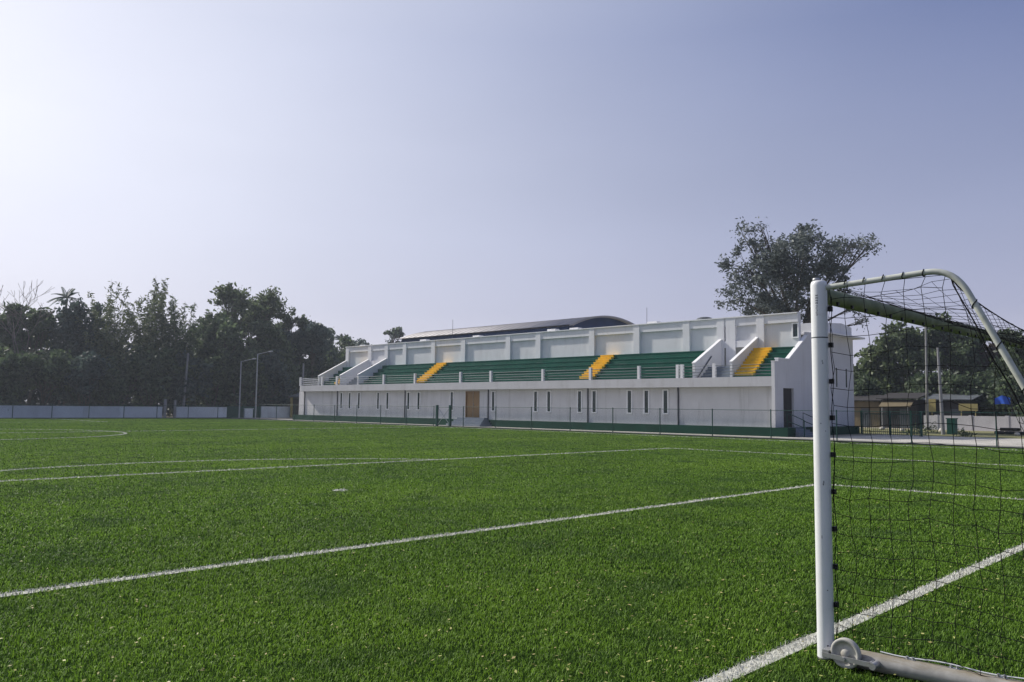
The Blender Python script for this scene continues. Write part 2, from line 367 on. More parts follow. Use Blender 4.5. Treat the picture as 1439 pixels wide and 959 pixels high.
sk = nt.nodes.new('ShaderNodeVectorMath'); sk.operation = 'SCALE'; sk.inputs['Scale'].default_value = 0.10; nt.links.new(sky.outputs[0], sk.inputs[0])
mxs = nt.nodes.new('ShaderNodeMix'); mxs.data_type = 'RGBA'; mxs.inputs[0].default_value = 0.90
nt.links.new(sk.outputs[0], mxs.inputs[6]); nt.links.new(thin.outputs[0], mxs.inputs[7])
ten = nt.nodes.new('ShaderNodeVectorMath'); ten.operation = 'SCALE'; ten.inputs['Scale'].default_value = 0.90/0.12; nt.links.new(mxs.outputs[2], ten.inputs[0])
nt.links.new(ten.outputs[0], bg.inputs['Color'])
bg.inputs['Strength'].default_value = 0.12
ld = bpy.data.lights.new('sun', 'SUN'); sun = bpy.data.objects.new('sun', ld); COL.objects.link(sun)
ld.energy = 4.3; ld.angle = R(2.0); ld.color = (1.0, 0.95, 0.87)
sd = Vector((math.cos(SUN_AZ)*math.cos(SUN_EL), math.sin(SUN_AZ)*math.cos(SUN_EL), math.sin(SUN_EL)))
sun.rotation_euler = (-sd).to_track_quat('-Z', 'Y').to_euler(); sun.location = sd*200
scene.view_settings.view_transform = 'Standard'; scene.view_settings.look = 'None'
scene.view_settings.exposure = 0.22; scene.view_settings.gamma = 1.0; scene.view_settings.use_curve_mapping = False

# ------------------------------------------------------------------ the ground
def sheet(name, poly, z, mat):
    mb = MB(); mb.v = [(x, y, z) for x, y in poly]; mb.face(range(len(poly)))
    return tag(build(name, mb, mat), kind='structure')
def fx(y): return 33.35 + 0.018*y            # fence line on the stand side
def tx(y): return 31.3 + 0.034*y             # touch line
mb = MB(); N = 12
for i in range(N+1):
    for j in range(N+1): mb.v.append((-900+1800*i/N, -900+1800*j/N, -0.03))
for i in range(N):
    for j in range(N): a = i*(N+1)+j; mb.face((a, a+N+1, a+N+2, a+1))
tag(build('ground', mb, M['ground']), kind='structure')
FARY = 87.5
TURF = [(-40,-14), (fx(-14)-0.15,-14), (fx(FARY)-0.15,FARY-0.2), (-40,FARY-0.2)]
sheet('turf_pitch', TURF, 0.0, M['turf'])
sheet('path', [(fx(-14)+0.1,-14), (44,-14), (44,19), (38.5,19.3), (38.5,90), (fx(90)+0.1,90)], -0.006, M['path'])
sheet('side_road', [(44.004,-40), (48.4,-40), (48.4,19), (44.004,19)], -0.010, M['path'])
sheet('road_edge', [(48.404,-40), (50.2,-40), (50.2,19.4), (48.404,19.2)], -0.008, M['edge'])
sheet('grass_strip', [(50.204,-40), (71,-40), (71,34), (50.8,34), (50.8,19.4), (50.204,19.4)], -0.012, M['dry_grass'])
mb = MB(); mb.prism([(fx(-14)-0.15,-14),(fx(-14)+0.1,-14),(fx(FARY)+0.1,FARY),(fx(FARY)-0.15,FARY)], -0.02, 0.07, 'z')
tag(build('kerb_touchline', mb, M['kerb']), kind='structure')
mb = MB(); mb.box(-45, fx(FARY)-0.154, FARY-0.2, FARY+0.05, -0.02, 0.07)
tag(build('kerb_far_end', mb, M['kerb']), kind='structure')

# painted lines (white fibre strips): each a list of quads (centre polyline, half width)
LW = 0.06
def strip(mb, pts, hw=LW, z=0.004, closed=False):
    P = [Vector((x, y, 0)) for x, y in pts]; n = len(P); k = len(mb.v)
    for i, p in enumerate(P):
        a = P[(i-1) % n] if closed else P[max(i-1, 0)]; c = P[(i+1) % n] if closed else P[min(i+1, n-1)]
        t = (c-a).normalized(); q = Vector((-t.y, t.x, 0))
        mb.v += [(p.x+q.x*hw, p.y+q.y*hw, z), (p.x-q.x*hw, p.y-q.y*hw, z)]
    for i in range(n if closed else n-1):
        a = k+2*i; b2 = k+2*((i+1) % n)
        mb.face((a, a+1, b2+1, b2))
def arc(cx, cy, r, a0, a1, n): return [(cx+r*math.cos(a0+(a1-a0)*i/n), cy+r*math.sin(a0+(a1-a0)*i/n)) for i in range(n+1)]
y0, sd_, sh, pdp, ph = 0.149, 5.384, 8.726, 16.57, 19.743
CC, CR = (0.0, 45.5), 8.25
da = math.acos((pdp-11)/9.15)
LINES = {
 'goal_line': ([[(-31,y0),(tx(0),y0)]], LW),
 'goal_area_line': ([[(-sh,y0+LW),(-sh,sd_),(-sh,sd_)], [(-sh-LW,sd_),(sh+LW,sd_)], [(sh,sd_-LW),(sh,y0+LW)]], LW),
 'penalty_area_line': ([[(-ph,y0+LW),(-ph,pdp-LW)], [(-ph-LW,pdp),(ph+LW,pdp)], [(ph,pdp-LW),(ph,y0+LW)]], 0.075),
 'penalty_arc': ([arc(0, 11, 9.15, PI/2-da+0.01, PI/2+da-0.01, 48)], 0.075),
 'penalty_spot': ([arc(0, 10.8, 0.07, 0, 2*PI, 20)], 0.08),
 'touch_line': ([[(tx(y0)-0.0,y0+LW),(tx(86),86)]], 0.075),
 'halfway_line': ([[(-31,44.4),(-CR,45.2)], [(-CR+LW,45.2),(CR-LW,45.9)], [(CR+LW,45.9),(tx(47)-LW,47.4)]], 0.075),
 'centre_circle': ([arc(CC[0], CC[1], CR, 0, 2*PI, 120)], 0.075),
 'far_goal_line': ([[(-31,86.2),(tx(86)-LW,86.2)]], LW),
 'far_penalty_area_line': ([[(16.5,86.1),(16.5,70.8)], [(16.5+LW,70.7),(-18,70.2)]], LW),
}
LINE_OBJ = {}
for nm, (polys, hw) in LINES.items():
    mb = MB()
    for pl in polys: strip(mb, pl, hw)
    LINE_OBJ[nm] = mb

# turf fibres: real blades over the whole pitch, denser close to where the eye can resolve them
def in_lines(x, y):
    best = np.zeros(len(x), dtype=np.int32)
    for k, nm in enumerate(LINES, 1):
        polys, hw = LINES[nm]
        for pl in polys:
            if nm == 'centre_circle': d = np.abs(np.hypot(x-CC[0], y-CC[1])-CR)
            elif nm == 'penalty_arc':
                d = np.where(y > pdp, np.abs(np.hypot(x, y-11)-9.15), 9)
            elif nm == 'penalty_spot': d = np.hypot(x, y-10.8)-0.07
            else:
                d = np.full(len(x), 9.0)
                for (ax, ay), (bx, by) in zip(pl[:-1], pl[1:]):
                    L2 = (bx-ax)**2+(by-ay)**2
                    if L2 < 1e-6: continue
                    t = np.clip(((x-ax)*(bx-ax)+(y-ay)*(by-ay))/L2, 0, 1)
                    d = np.minimum(d, np.hypot(x-ax-t*(bx-ax), y-ay-t*(by-ay)))
            best[(d < hw) & (best == 0)] = k
    return best
def blades(n, th0, th1, r0, r1, d5, ramped=False):
    u_ = RNG.uniform(0, 1, n)**(0.5 if ramped else 1.0); r = np.exp(math.log(r0)+(math.log(r1)-math.log(r0))*u_); th = RNG.uniform(th0, th1, n)
    x = CAM.x + r*np.cos(th); y = CAM.y + r*np.sin(th)
    ok = (x > -39.9) & (x < fx(y)-0.2) & (y < FARY-0.3) & (y > -13.9)
    return x[ok], y[ok], r[ok]
b1 = blades(1000000, -0.30, 1.80, 2.0, 100.0, 0); b2 = blades(1400000, -0.10, 1.70, 5.5, 100.0, 0, True)
bx_, by_, br_ = (np.concatenate(q) for q in zip(b1, b2))
lid = in_lines(bx_, by_)
n = len(bx_)
cl = np.sin(bx_*9.1+np.sin(by_*7.3)*1.3)*np.sin(by_*10.7+np.sin(bx_*6.1)*1.7)      # tufting of the carpet
az = RNG.uniform(0, 2*PI, n); lean = np.abs(RNG.normal(0.85, 0.34, n)); face = az + PI/2 + RNG.normal(0, 0.5, n)
hgt = 0.030*(1+0.18*cl+RNG.normal(0, 0.16, n))*np.where(lid > 0, 1.12, np.clip(1.06-(br_-10)/110, 0.60, 1.0)); wid = 0.0036*np.maximum(br_/5, 0.7)**0.9*RNG.uniform(0.7, 1.3, n)
sx, sy = np.cos(face)*wid/2, np.sin(face)*wid/2
dx, dy = np.cos(az)*np.sin(lean), np.sin(az)*np.sin(lean)
V = np.zeros((n, 5, 3))
V[:,0] = np.stack([bx_-sx, by_-sy, np.full(n, -0.002)], 1); V[:,1] = np.stack([bx_+sx, by_+sy, np.full(n, -0.002)], 1)
mz = hgt*0.55; mxo = hgt*0.35
V[:,2] = np.stack([bx_+dx*mxo+sx*.9, by_+dy*mxo+sy*.9, mz], 1); V[:,3] = np.stack([bx_+dx*mxo-sx*.9, by_+dy*mxo-sy*.9, mz], 1)
V[:,4] = np.stack([bx_+dx*hgt*1.15, by_+dy*hgt*1.15, hgt*np.cos(lean*0.9)], 1)
def blade_mesh(name, sel, mat, extra=None):
    v = V[sel].reshape(-1, 3); k = int(sel.sum()); base = np.arange(k)*5
    ev = np.zeros((0,3)); el = np.zeros(0, int); es = np.zeros(0, int)
    loops = np.stack([base, base+1, base+2, base+3, base+3, base+2, base+4], 1).ravel()
    starts = np.stack([np.arange(k)*7, np.arange(k)*7+4], 1).ravel()
    midx = np.zeros(len(starts), int)
    if extra:
        ev = np.array(extra.v); nb = len(v)
        el = np.array([i for f in extra.f for i in f])+nb
        es = len(loops) + np.cumsum([0]+[len(f) for f in extra.f[:-1]])
        v = np.concatenate([v, ev]); midx = np.concatenate([midx, np.ones(len(es), int)])
        loops = np.concatenate([loops, el]); starts = np.concatenate([starts, es])
    return npmesh(name, v, loops, starts, None, mat, None, midx)
tag(blade_mesh('turf_fibres', lid == 0, M['fibre']), 'short green artificial grass blades covering the football pitch', 'turf', kind='stuff')
for k, nm in enumerate(LINES, 1):
    tag(blade_mesh(nm, lid == k, [M['linefibre'], M['linebase']], LINE_OBJ[nm]), kind='structure')

# dry leaf bits lying on the turf
n = 6500
r = np.exp(RNG.uniform(math.log(2.4), math.log(16), n)); th = RNG.uniform(-0.3, 1.5, n)
keep = (RNG.uniform(0, 1, n) < np.where(th < 0.75, 0.9, 0.5)); r, th = r[keep], th[keep]; n = len(r)
cx_, cy_ = CAM.x+r*np.cos(th), CAM.y+r*np.sin(th)
a = RNG.uniform(0, 2*PI, n); L = RNG.uniform(0.006, 0.019, n); W = L*RNG.uniform(0.3, 0.6, n)
z = RNG.uniform(0.022, 0.033, n); tl = RNG.uniform(-0.6, 0.6, n)
u = np.stack([np.cos(a)*L, np.sin(a)*L, tl*L*0.6], 1); q = np.stack([-np.sin(a)*W, np.cos(a)*W, RNG.uniform(-.5, .5, n)*W], 1); c = np.stack([cx_, cy_, z], 1)
v = np.stack([c+u, c+q, c-u, c-q], 1).reshape(-1, 3)
tag(npmesh('fallen_leaves', v, np.arange(4*n), np.arange(n)*4, None, M['leafbit']), 'small yellow dry leaf bits scattered on the near turf', 'leaf litter', kind='stuff')

# ------------------------------------------------------------------ the goal
GX, GY, GZ = -3.549, -0.121, 2.44
FXX = GX + 7.32 + 0.12
goal = thing('football_goal', 'white movable football goal with black net and ground wheels at the pitch edge', 'goal', (GX, GY, 0))
def goal_post(x, marks):
    mb = MB()
    mb.lathe([(0.0525,0.0),(0.0525,2.0855)], 40, (x, GY, 0)); mb.lathe([(0.0525,2.0935),(0.0525,2.440),(0.0505,2.456),(0.045,2.467),(0.036,2.472),(0.02,2.474),(0.001,2.474)], 40, (x, GY, 0))
    p = build('post', mb, M['goal'], goal)
    mb = MB(); mb.lathe([(0.0518,2.083),(0.0518,2.096)], 40, (x, GY, 0)); build('joint_seal', mb, M['tin'], p)
    mb = MB(); mb.lathe([(0.0535,0.0),(0.0535,0.022),(0.001,0.022)], 32, (x, GY, 0.001)); build('foot_cap', mb, M['black'], p)
    mb = MB(); mb.lathe([(0.022,2.473),(0.024,2.483),(0.02,2.491),(0.001,2.492)], 20, (x-0.012, GY+0.012, 0)); build('top_plug', mb, M['steel'], p)
    return p
near_post = goal_post(GX, True)
far_post = goal_post(FXX, False)
# lettering stamped down the near post: four bold blocks and five lighter letters, too worn to read
def on_post(ang, z, dw, dh):
    return Vector((GX+math.cos(ang)*0.0602, GY+math.sin(ang)*0.0602, z))
toC = math.atan2(CAM.y-GY, CAM.x-GX)
mb = MB()
def mark(u0, u1, z0, z1):       # small curved patch, u along the surface (m), proud of the paint
    a0, a1 = toC - 0.30 + u0/0.053, toC - 0.30 + u1/0.053
    k = len(mb.v); rr = 0.0531
    for z in (z0, z1):
        for t in (a0, (a0+a1)/2, a1): mb.v.append((GX+math.cos(t)*rr, GY+math.sin(t)*rr, z))
    mb.face((k, k+1, k+4, k+3)); mb.face((k+1, k+2, k+5, k+4))
zt = 2.374
for i in range(4):
    z = zt - i*0.017
    for s in (-0.007, 0.0025): mark(s, s+0.0048, z-0.0105, z)
    mark(-0.0022, 0.0025, z-0.007 + (i % 2)*0.003, z-0.004 + (i % 2)*0.003)
for i in range(5):
    z = zt - 0.071 - i*0.0145
    mark(-0.006, 0.006, z-0.0022, z); mark(-0.006, 0.006, z-0.0095, z-0.0075)
    mark(-0.006 if i % 2 else 0.0038, -0.0038 if i % 2 else 0.006, z-0.0075, z-0.0022)
build('lettering', mb, M['tin'], near_post)
for u_, z_, w_, h_ in ((0.026,1.925,0.004,0.014),(0.029,1.913,0.005,0.010),(0.010,1.52,0.005,0.006),(0.021,1.135,0.005,0.016),(0.017,1.122,0.006,0.012),(0.040,1.47,0.004,0.007),(0.004,0.78,0.003,0.02),(0.030,0.45,0.007,0.006),(0.024,0.075,0.010,0.034)):
    mb = MB(); mark(u_, u_+w_, z_, z_+h_); build('scuff', mb, M['tin'], near_post)
# crossbar
mb = MB(); mb.tube([(GX+0.05,GY,GZ-0.06),(FXX-0.05,GY,GZ-0.06)], 0.0525, 32); xb = build('crossbar', mb, M['xbar'], goal)
for x in np.arange(GX+0.16, FXX-0.1, 0.24):
    mb = MB(); mb.box(x-0.012, x+0.012, GY-0.066, GY-0.052, GZ-0.125, GZ-0.10); build('net_clip', mb, M['black'], xb)
# stanchions (curved support tubes) and ground frame
BACK = -2.12
def stanchion(x):
    p = [(x, GY-0.05, 2.425), (x, GY-0.35, 2.44), (x, -0.78, 2.458)]
    for i in range(9):
        a = i/8
        c0, c1, c2 = Vector((x,-0.80,2.459)), Vector((x,-0.955,2.467)), Vector((x,-1.03,2.30))
        p.append(tuple(c0*(1-a)**2 + c1*2*a*(1-a) + c2*a*a))
    p.append((x, BACK+0.03, 0.09))
    mb = MB(); mb.tube(p, 0.0188, 16); return build('stanchion', mb, M['stanchion'], goal)
near_st = stanchion(GX+0.005); stanchion(FXX-0.005)
def ground_bar(x, s):
    mb = MB(); mb.tube([(x-0.03*s, GY-0.10, 0.062), (x+0.10*s, BACK, 0.062)], 0.056, 24); bar = build('side_ground_bar', mb, M['barmetal'], goal)
    d = Vector((0.13*s, BACK-GY+0.10, 0)).normalized()
    for t in (0.42, 0.66, 0.90, 1.14, 1.38, 1.62, 1.86):
        c = Vector((x-0.03*s, GY-0.10, 0.062)) + d*t; mb = MB()
        for e in (-0.016, 0.016):
            q = c + d*e; mb.tube([(q.x, q.y, 0.112), (q.x, q.y, 0.134)], 0.008, 8)
        mb.box(c.x-0.012, c.x+0.012, c.y-0.03, c.y+0.03, 0.112, 0.119); build('net_hook', mb, M['steel'], bar)
    mb = MB(); pts = [(x-0.03*s+d.x*t, GY-0.10+d.y*t, 0.131+0.006*math.sin(t*13)) for t in np.arange(0.25, 2.0, 0.04)]
    mb.tube(pts, 0.004, 6); build('tension_rope', mb, M['whiterail'], bar)
    return bar
ground_bar(GX, 1); ground_bar(FXX, -1)
mb = MB(); mb.tube([(GX+0.10, BACK, 0.061), (FXX-0.10, BACK, 0.061)], 0.054, 24); build('rear_ground_bar', mb, M['barmetal'], goal)
def wheel(x, s):
    wy, wz, ox = -0.292, 0.072, x - 0.078*s - 0.02*s
    br = MB()
    br.box(ox-0.034*s-0.004, ox-0.034*s+0.004, wy-0.155, GY-0.035, wz-0.014, wz+0.014)
    br.box(min(ox-0.034*s, x-0.03*s), max(ox-0.034*s, x-0.03*s), GY-0.075, GY-0.035, wz-0.022, wz+0.03)
    br.box(min(ox-0.034*s, x-0.02*s), max(ox-0.034*s, x-0.02*s), wy-0.165, wy-0.155, wz-0.018, wz+0.016)
    k = build('wheel_bracket', br, M['steel'], goal)
    mb = MB(); mb.tube([(ox-0.05*s, wy-0.178, wz-0.004), (ox+0.035*s, wy-0.178, wz-0.004)], 0.021, 16, True); build('lock_sleeve', mb, M['steel'], k)
    mb = MB(); mb.lathe([(0.0001,-0.022),(0.024,-0.022),(0.028,-0.003),(0.068,-0.003),(0.072,-0.02),(0.088,-0.02),(0.0915,-0.014),(0.0915,0.014),(0.088,0.02),(0.072,0.02),(0.068,0.003),(0.028,0.003),(0.022,0.022),(0.0001,0.022)], 40, (ox, wy, wz+0.028), (1,0,0))
    wl = build('wheel', mb, M['wheelp'], goal)
    mb = MB(); mb.tube([(ox-0.048*s, wy, wz), (ox+0.03*s, wy, wz)], 0.0125, 6); build('axle_bolt', mb, M['steel'], wl)
wheel(GX, 1); wheel(FXX, -1)
for x, s, pst in ((GX, 1, near_post), (FXX, -1, far_post)):
    for z in [0.12+0.24*i for i in range(10)]:
        mb = MB(); mb.box(x-0.014+0.02*s, x+0.014+0.02*s, GY-0.078, GY-0.054, z-0.016, z+0.016)
        build('net_clip', mb, M['black'], pst)
# net: side panels, roof, back, each cord with slack
net = []
def wob(a): return RNG.normal(0, a)
def cords(mb, grid, r=0.0020):
    ni, nj = len(grid), len(grid[0])
    for i in range(ni):
        run = []
        for j in range(nj):
            if grid[i][j] is None:
                if len(run) > 1: mb.tube(run, r, 4, False)
                run = []
            else: run.append(grid[i][j])
        if len(run) > 1: mb.tube(run, r, 4, False)
    for j in range(nj):
        run = []
        for i in range(ni):
            if grid[i][j] is None:
                if len(run) > 1: mb.tube(run, r, 4, False)
                run = []
            else: run.append(grid[i][j])
        if len(run) > 1: mb.tube(run, r, 4, False)
def side_back(z):    # rear edge of the side net: slack rope inside the stanchion
    pts = [(2.40,-0.93),(2.30,-0.98),(2.145,-1.04),(1.63,-1.27),(1.2,-1.50),(0.6,-1.80),(0.1,-2.05)]
    for (z1, y1), (z2, y2) in zip(pts[:-1], pts[1:]):
        if z2 <= z <= z1: return y1+(y2-y1)*(z1-z)/(z1-z2)
    return -0.93 if z > 2.4 else -2.05
def side_net(x, s):
    mb = MB(); grid = []
    ys = [GY-0.07-0.119*i for i in range(18)]; zs = [0.12+0.117*j for j in range(20)]+[2.425]
    for i, y in enumerate(ys):
        col = []
        for j, z in enumerate(zs):
            if y < side_back(z)-0.02: col.append(None); continue
            edge = 0.25 if (i == 0 and j % 2 == 0) else 1.0
            bl = 0.03*s*math.sin(PI*min(1, z/2.4))*math.sin(PI*min(1, i/14))
            zz = z + (0.02 if i > 7 else 0)*0 + wob(0.007)*edge - 0.015*math.sin(i*0.9)*(0 if i == 0 else 1)
            if j == len(zs)-1: zz = 2.43 if i < 7 else z
            yy = y + wob(0.006)*edge + (0.014*math.sin(j*1.1)*(1 if i else 0.6)) - (0.012 if i == 0 and j % 2 else 0)
            col.append((x + bl + wob(0.008), yy, zz))
        grid.append(col)
    cords(mb, grid)
    zz = np.linspace(2.42, 0.1, 40)
    mb.tube([(x+0.03*s*math.sin(PI*z/2.4), side_back(z)+0.006*math.sin(z*17), z) for z in zz], 0.0042, 5, False)
    mb.tube([(x+0.004, GY-0.072+0.008*math.sin(z*13)-0.004, z) for z in np.linspace(2.36, 0.12, 60)], 0.0028, 5, False)
    return mb
for x, s in ((GX, 1), (FXX, -1)): build('side_net', side_net(x, s), M['net'], goal)
xs = np.linspace(GX+0.02, FXX-0.02, 62)
def rear(x):
    t = (x-GX)/(FXX-GX); sag = 1-(2*t-1)**2
    return -0.93-0.06*sag, 2.42-0.30*(sag**0.7)
mb = MB(); grid = []
for x in xs:
    ry, rz = rear(x); col = []
    for j in range(8):
        t = j/7; col.append((x+wob(0.006), GY-0.06+(ry-GY+0.06)*t, (GZ-0.02)+(rz-GZ+0.02)*t - 0.05*math.sin(PI*t) + wob(0.006)))
    grid.append(col)
cords(mb, grid, 0.0015); build('roof_net', mb, M['net'], goal)
mb = MB(); grid = []
for x in xs:
    ry, rz = rear(x); col = []
    for j in range(20):
        t = j/19; col.append((x+wob(0.008), ry+(BACK+0.06-ry)*t + 0.10*math.sin(PI*t)*1.0, rz+(0.12-rz)*t + wob(0.006)))
    grid.append(col)
cords(mb, grid, 0.0015); mb.tube([(x, rear(x)[0], rear(x)[1]) for x in xs], 0.004, 5, False)
build('back_net', mb, M['net'], goal)
# bindings that lash the net to the near stanchion
for k in range(9):
    mb = MB(); y = -0.30-0.12*k if k < 6 else None
    if y is not None and y > -0.82: p, d = Vector((GX+0.005, y, 2.44+0.018*min(1, (-y-0.2)/0.6))), Vector((0,1,0))
    else: continue
    mb.tube([tuple(p+Vector((math.cos(a)*0.021, 0.004*math.sin(a*2), math.sin(a)*0.021))) for a in np.linspace(0, 2*PI, 13)], 0.0035, 5, False); build('net_tie', mb, M['net'], near_st)
for k in range(7):
    mb = MB(); t = 0.04+0.11*k; a, c = Vector((GX+0.005,-1.0,2.36)), Vector((GX+0.005, BACK+0.03, 0.09)); p = a+(c-a)*t; ax = (c-a).normalized(); n1 = Vector((1,0,0)); n2 = ax.cross(n1)
    mb.tube([tuple(p+n1*math.cos(q)*0.021+n2*math.sin(q)*0.021+ax*(0.03*q/PI)) for q in np.linspace(0, 2*PI, 15)], 0.0035, 5, False); build('net_tie', mb, M['net'], near_st)

def leaf_cloud(cen, size, rng, aspect=0.5, droop=0.0):
    n = len(cen)
    u = rng.normal(0, 1, (n, 3)); u[:,2] = u[:,2]*(1-droop) - droop*1.2; u /= np.linalg.norm(u, axis=1)[:,None]
    w_ = np.cross(u, rng.normal(0, 1, (n, 3))); w_ /= np.linalg.norm(w_, axis=1)[:,None]
    s = (size*rng.uniform(0.6, 1.4, n))[:,None]
    v = np.stack([cen+u*s, cen+w_*s*aspect, cen-u*s, cen-w_*s*aspect], 1).reshape(-1, 3)
    return v
def link_leaves(name, v, mat, parent):
    k = len(v)//4
    return npmesh(name, v, np.arange(4*k), np.arange(k)*4, None, mat, parent)
# ------------------------------------------------------------------ the stand
FXP, BXP = 38.36, 42.10         # front plane, back wall plane
YR, YL, YBL = 21.40, 76.60, 73.60
ZP, ZB, ZT, ZG, ZW = 0.54, 3.08, 3.70, 5.74, 7.97
stand = thing('grandstand', 'long white grandstand with green terraces, yellow stairs and narrow slit windows', 'grandstand', (40, 48, 0))
# ground-floor walls with a door opening and slit-window openings
wx0, wx1 = FXP+0.62, FXP+0.84
KX = (wx0-CAM.x)/(FXP-CAM.x)
def back(y): return CAM.y+(y-CAM.y)*KX
WIN = [68.6,67.1,65.5,62.3,60.8,57.6,56.1,51.5,46.3,41.5,40.1,37.0,35.6,32.4,31.0,29.4]
WIN = [68.6,67.1,65.5,62.3,60.8,57.6,56.1,51.5,46.3,41.5,40.1,37.0,35.6,32.4,30.95,29.37]
WIN = [back(y) for y in WIN]; SW = (back(48.0), back(49.75))
WZ0, WZ1, WH = 1.32, 2.88, 0.16
mb = MB(); edges = [YR+0.22] + sorted([SW[0], SW[1]] + [y-WH for y in WIN] + [y+WH for y in WIN]) + [back(YL)]

ins = {(round(y-WH,3), round(y+WH,3)): 'w' for y in WIN}; ins[(round(SW[0],3), round(SW[1],3))] = 'd'
for a, c in zip(edges[:-1], edges[1:]):
    k = ins.get((round(a,3), round(c,3)))
    if k == 'w': mb.box(wx0, wx1, a, c, ZP, WZ0); mb.box(wx0, wx1, a, c, WZ1, ZB)
    elif k == 'd': mb.box(wx0, wx1, a, c, 2.95, ZB)
    else: mb.box(wx0, wx1, a, c, ZP, ZB)
mb.box(wx0, 50.0, back(YL), back(YL)+0.2, 0, ZB)
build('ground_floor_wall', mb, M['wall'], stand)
for y in WIN:
    mb = MB(); t = 0.075
    mb.box(wx0-0.06, wx0+0.12, y-WH-t, y-WH, WZ0-t, WZ1+t); mb.box(wx0-0.06, wx0+0.12, y+WH, y+WH+t, WZ0-t, WZ1+t)
    mb.box(wx0-0.06, wx0+0.12, y-WH, y+WH, WZ1, WZ1+t); mb.box(wx0-0.08, wx0+0.12, y-WH, y+WH, WZ0-t, WZ0)
    wn = build('window', mb, M['frame'], stand)
    mb = MB(); mb.box(wx0+0.0, wx0+0.02, y-WH, y+WH, WZ0, WZ1); build('pane', mb, M['glass'], wn)
mb = MB(); mb.box(wx0+0.08, wx0+0.13, SW[0]+0.07, SW[1]-0.07, 0.72, 2.88)
for y in (48.45, 49.3): pass
door = build('door', mb, M['door'], stand)
mb = MB()
for a in (SW[0], SW[1]-0.07): mb.box(wx0-0.02, wx0+0.14, a, a+0.07, 0.72, 2.95)
mb.box(wx0-0.02, wx0+0.14, SW[0]+0.07, SW[1]-0.07, 2.88, 2.95); build('door_frame', mb, M['door'], door)
mb = MB(); mb.box(wx0+0.055, wx0+0.078, (SW[0]+SW[1])/2-0.008, (SW[0]+SW[1])/2+0.008, 0.75, 2.86); mb.tube([(wx0+0.05,(SW[0]+SW[1])/2-0.1,1.7),(wx0+0.05,(SW[0]+SW[1])/2-0.1,1.95)], 0.015, 8); build('handle', mb, M['steel'], door)
mb = MB()      # drain pipes
for y in [back(q) for q in (75.6, 69.3, 58.1, 46.9, 36.2, 28.35)]:
    m2 = MB(); m2.tube([(wx0-0.05, y, ZP), (wx0-0.05, y, ZB)], 0.055, 10); build('drain_pipe', m2, M['pipe'], stand)
# plinth with a gap at the entrance steps
mb = MB()
mb.box(FXP-0.25, wx1, YR-0.9, 45.95, -0.02, ZP); mb.box(FXP-0.25, wx1, 50.75, YL+1.0, -0.02, ZP)
mb.box(FXP+0.04, wx1, 45.95, 50.75, -0.02, ZP); build('plinth', mb, M['plinth'], stand)
mb = MB()
for i in range(4): mb.box(FXP-1.35+0.33*i, FXP+0.039, 46.5+0.18*i, 50.7-0.1*i, -0.02+0.001*i, 0.175*(i+1))
build('entrance_steps', mb, M['greystep'], stand)
# fascia beam and balcony slab, rounded at the far corner
mb = MB(); mb.box(FXP, FXP+0.42, YR+0.004, YL-0.2, ZB, ZT); mb.box(FXP+0.42, 41.0, YR+0.24, YL-0.2, ZB+0.01, 3.38)
mb.prism([(FXP,YL-0.2),(FXP+0.03,YL+0.12),(FXP+0.14,YL+0.34),(FXP+0.34,YL+0.45),(41.0,YL+0.45),(41.0,YL-0.2)], ZB, ZT, 'z')
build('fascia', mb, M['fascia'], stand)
# terraces: six risers with a projecting nosing
STEPS, X0, RISE, RUN = 6, 38.74, (ZG-3.42)/6, (BXP-38.74)/6
def terrace(ya, yb):
    mb = MB()
    for i in range(STEPS):
        z1 = 3.42+RISE*(i+1); x0 = X0+RUN*i
        mb.box(x0, BXP+0.2, ya, yb, z1-RISE+0.001*i, z1-0.05); mb.mi = 1; mb.box(x0-0.025, BXP+0.2, ya, yb, z1-0.05, z1+0.001*i); mb.mi = 0
    return build('terrace', mb, [M['seat'], M['nosing']], stand)
def yellow_stairs(ya, yb, n=12, top=None):
    mb = MB(); m2 = n
    for i in range(m2):
        z1 = 3.42+(RISE/2)*(i+1); x0 = max(X0-0.42+(RUN/2)*i, FXP+0.46)
        mb.box(x0, x0+1.2, ya, yb, max(3.385, z1-0.6), z1-0.05); mb.box(x0-0.025, x0+1.2, ya-0.01, yb+0.01, z1-0.05, z1+0.006)
    return build('stairs', mb, M['yellow'], stand)
P2 = (24.45, 24.62); P1 = (27.22, 27.42)
terrace(YR+0.22, P2[0]); terrace(P1[1], 66.1); terrace(69.45, 73.35)
yellow_stairs(55.98, 57.35); yellow_stairs(36.2, 37.48); yellow_stairs(23.15, 24.43); yellow_stairs(69.55, 70.8)
# sloping parapet walls
def parapet(ya, yb):
    poly = [(X0-0.12,3.40),(X0-0.12,4.66),(X0-0.0,4.72),(BXP+0.1,6.52),(BXP+0.1,3.40)]
    mb = MB(); mb.prism(poly, ya, yb, 'y'); p = build('parapet_wall', mb, M['white'], stand)
    mb = MB(); mb.prism([(X0-0.15,4.665),(X0-0.15,4.735),(X0-0.015,4.795),(BXP+0.05,6.575),(BXP+0.05,6.50),(X0+0.01,4.725)], ya-0.03, yb+0.03, 'y'); build('coping', mb, M['coping'], p)
for a, c in (P1, P2, (66.1, 66.3), (69.25, 69.45), (73.35, 73.55)): parapet(a, c)
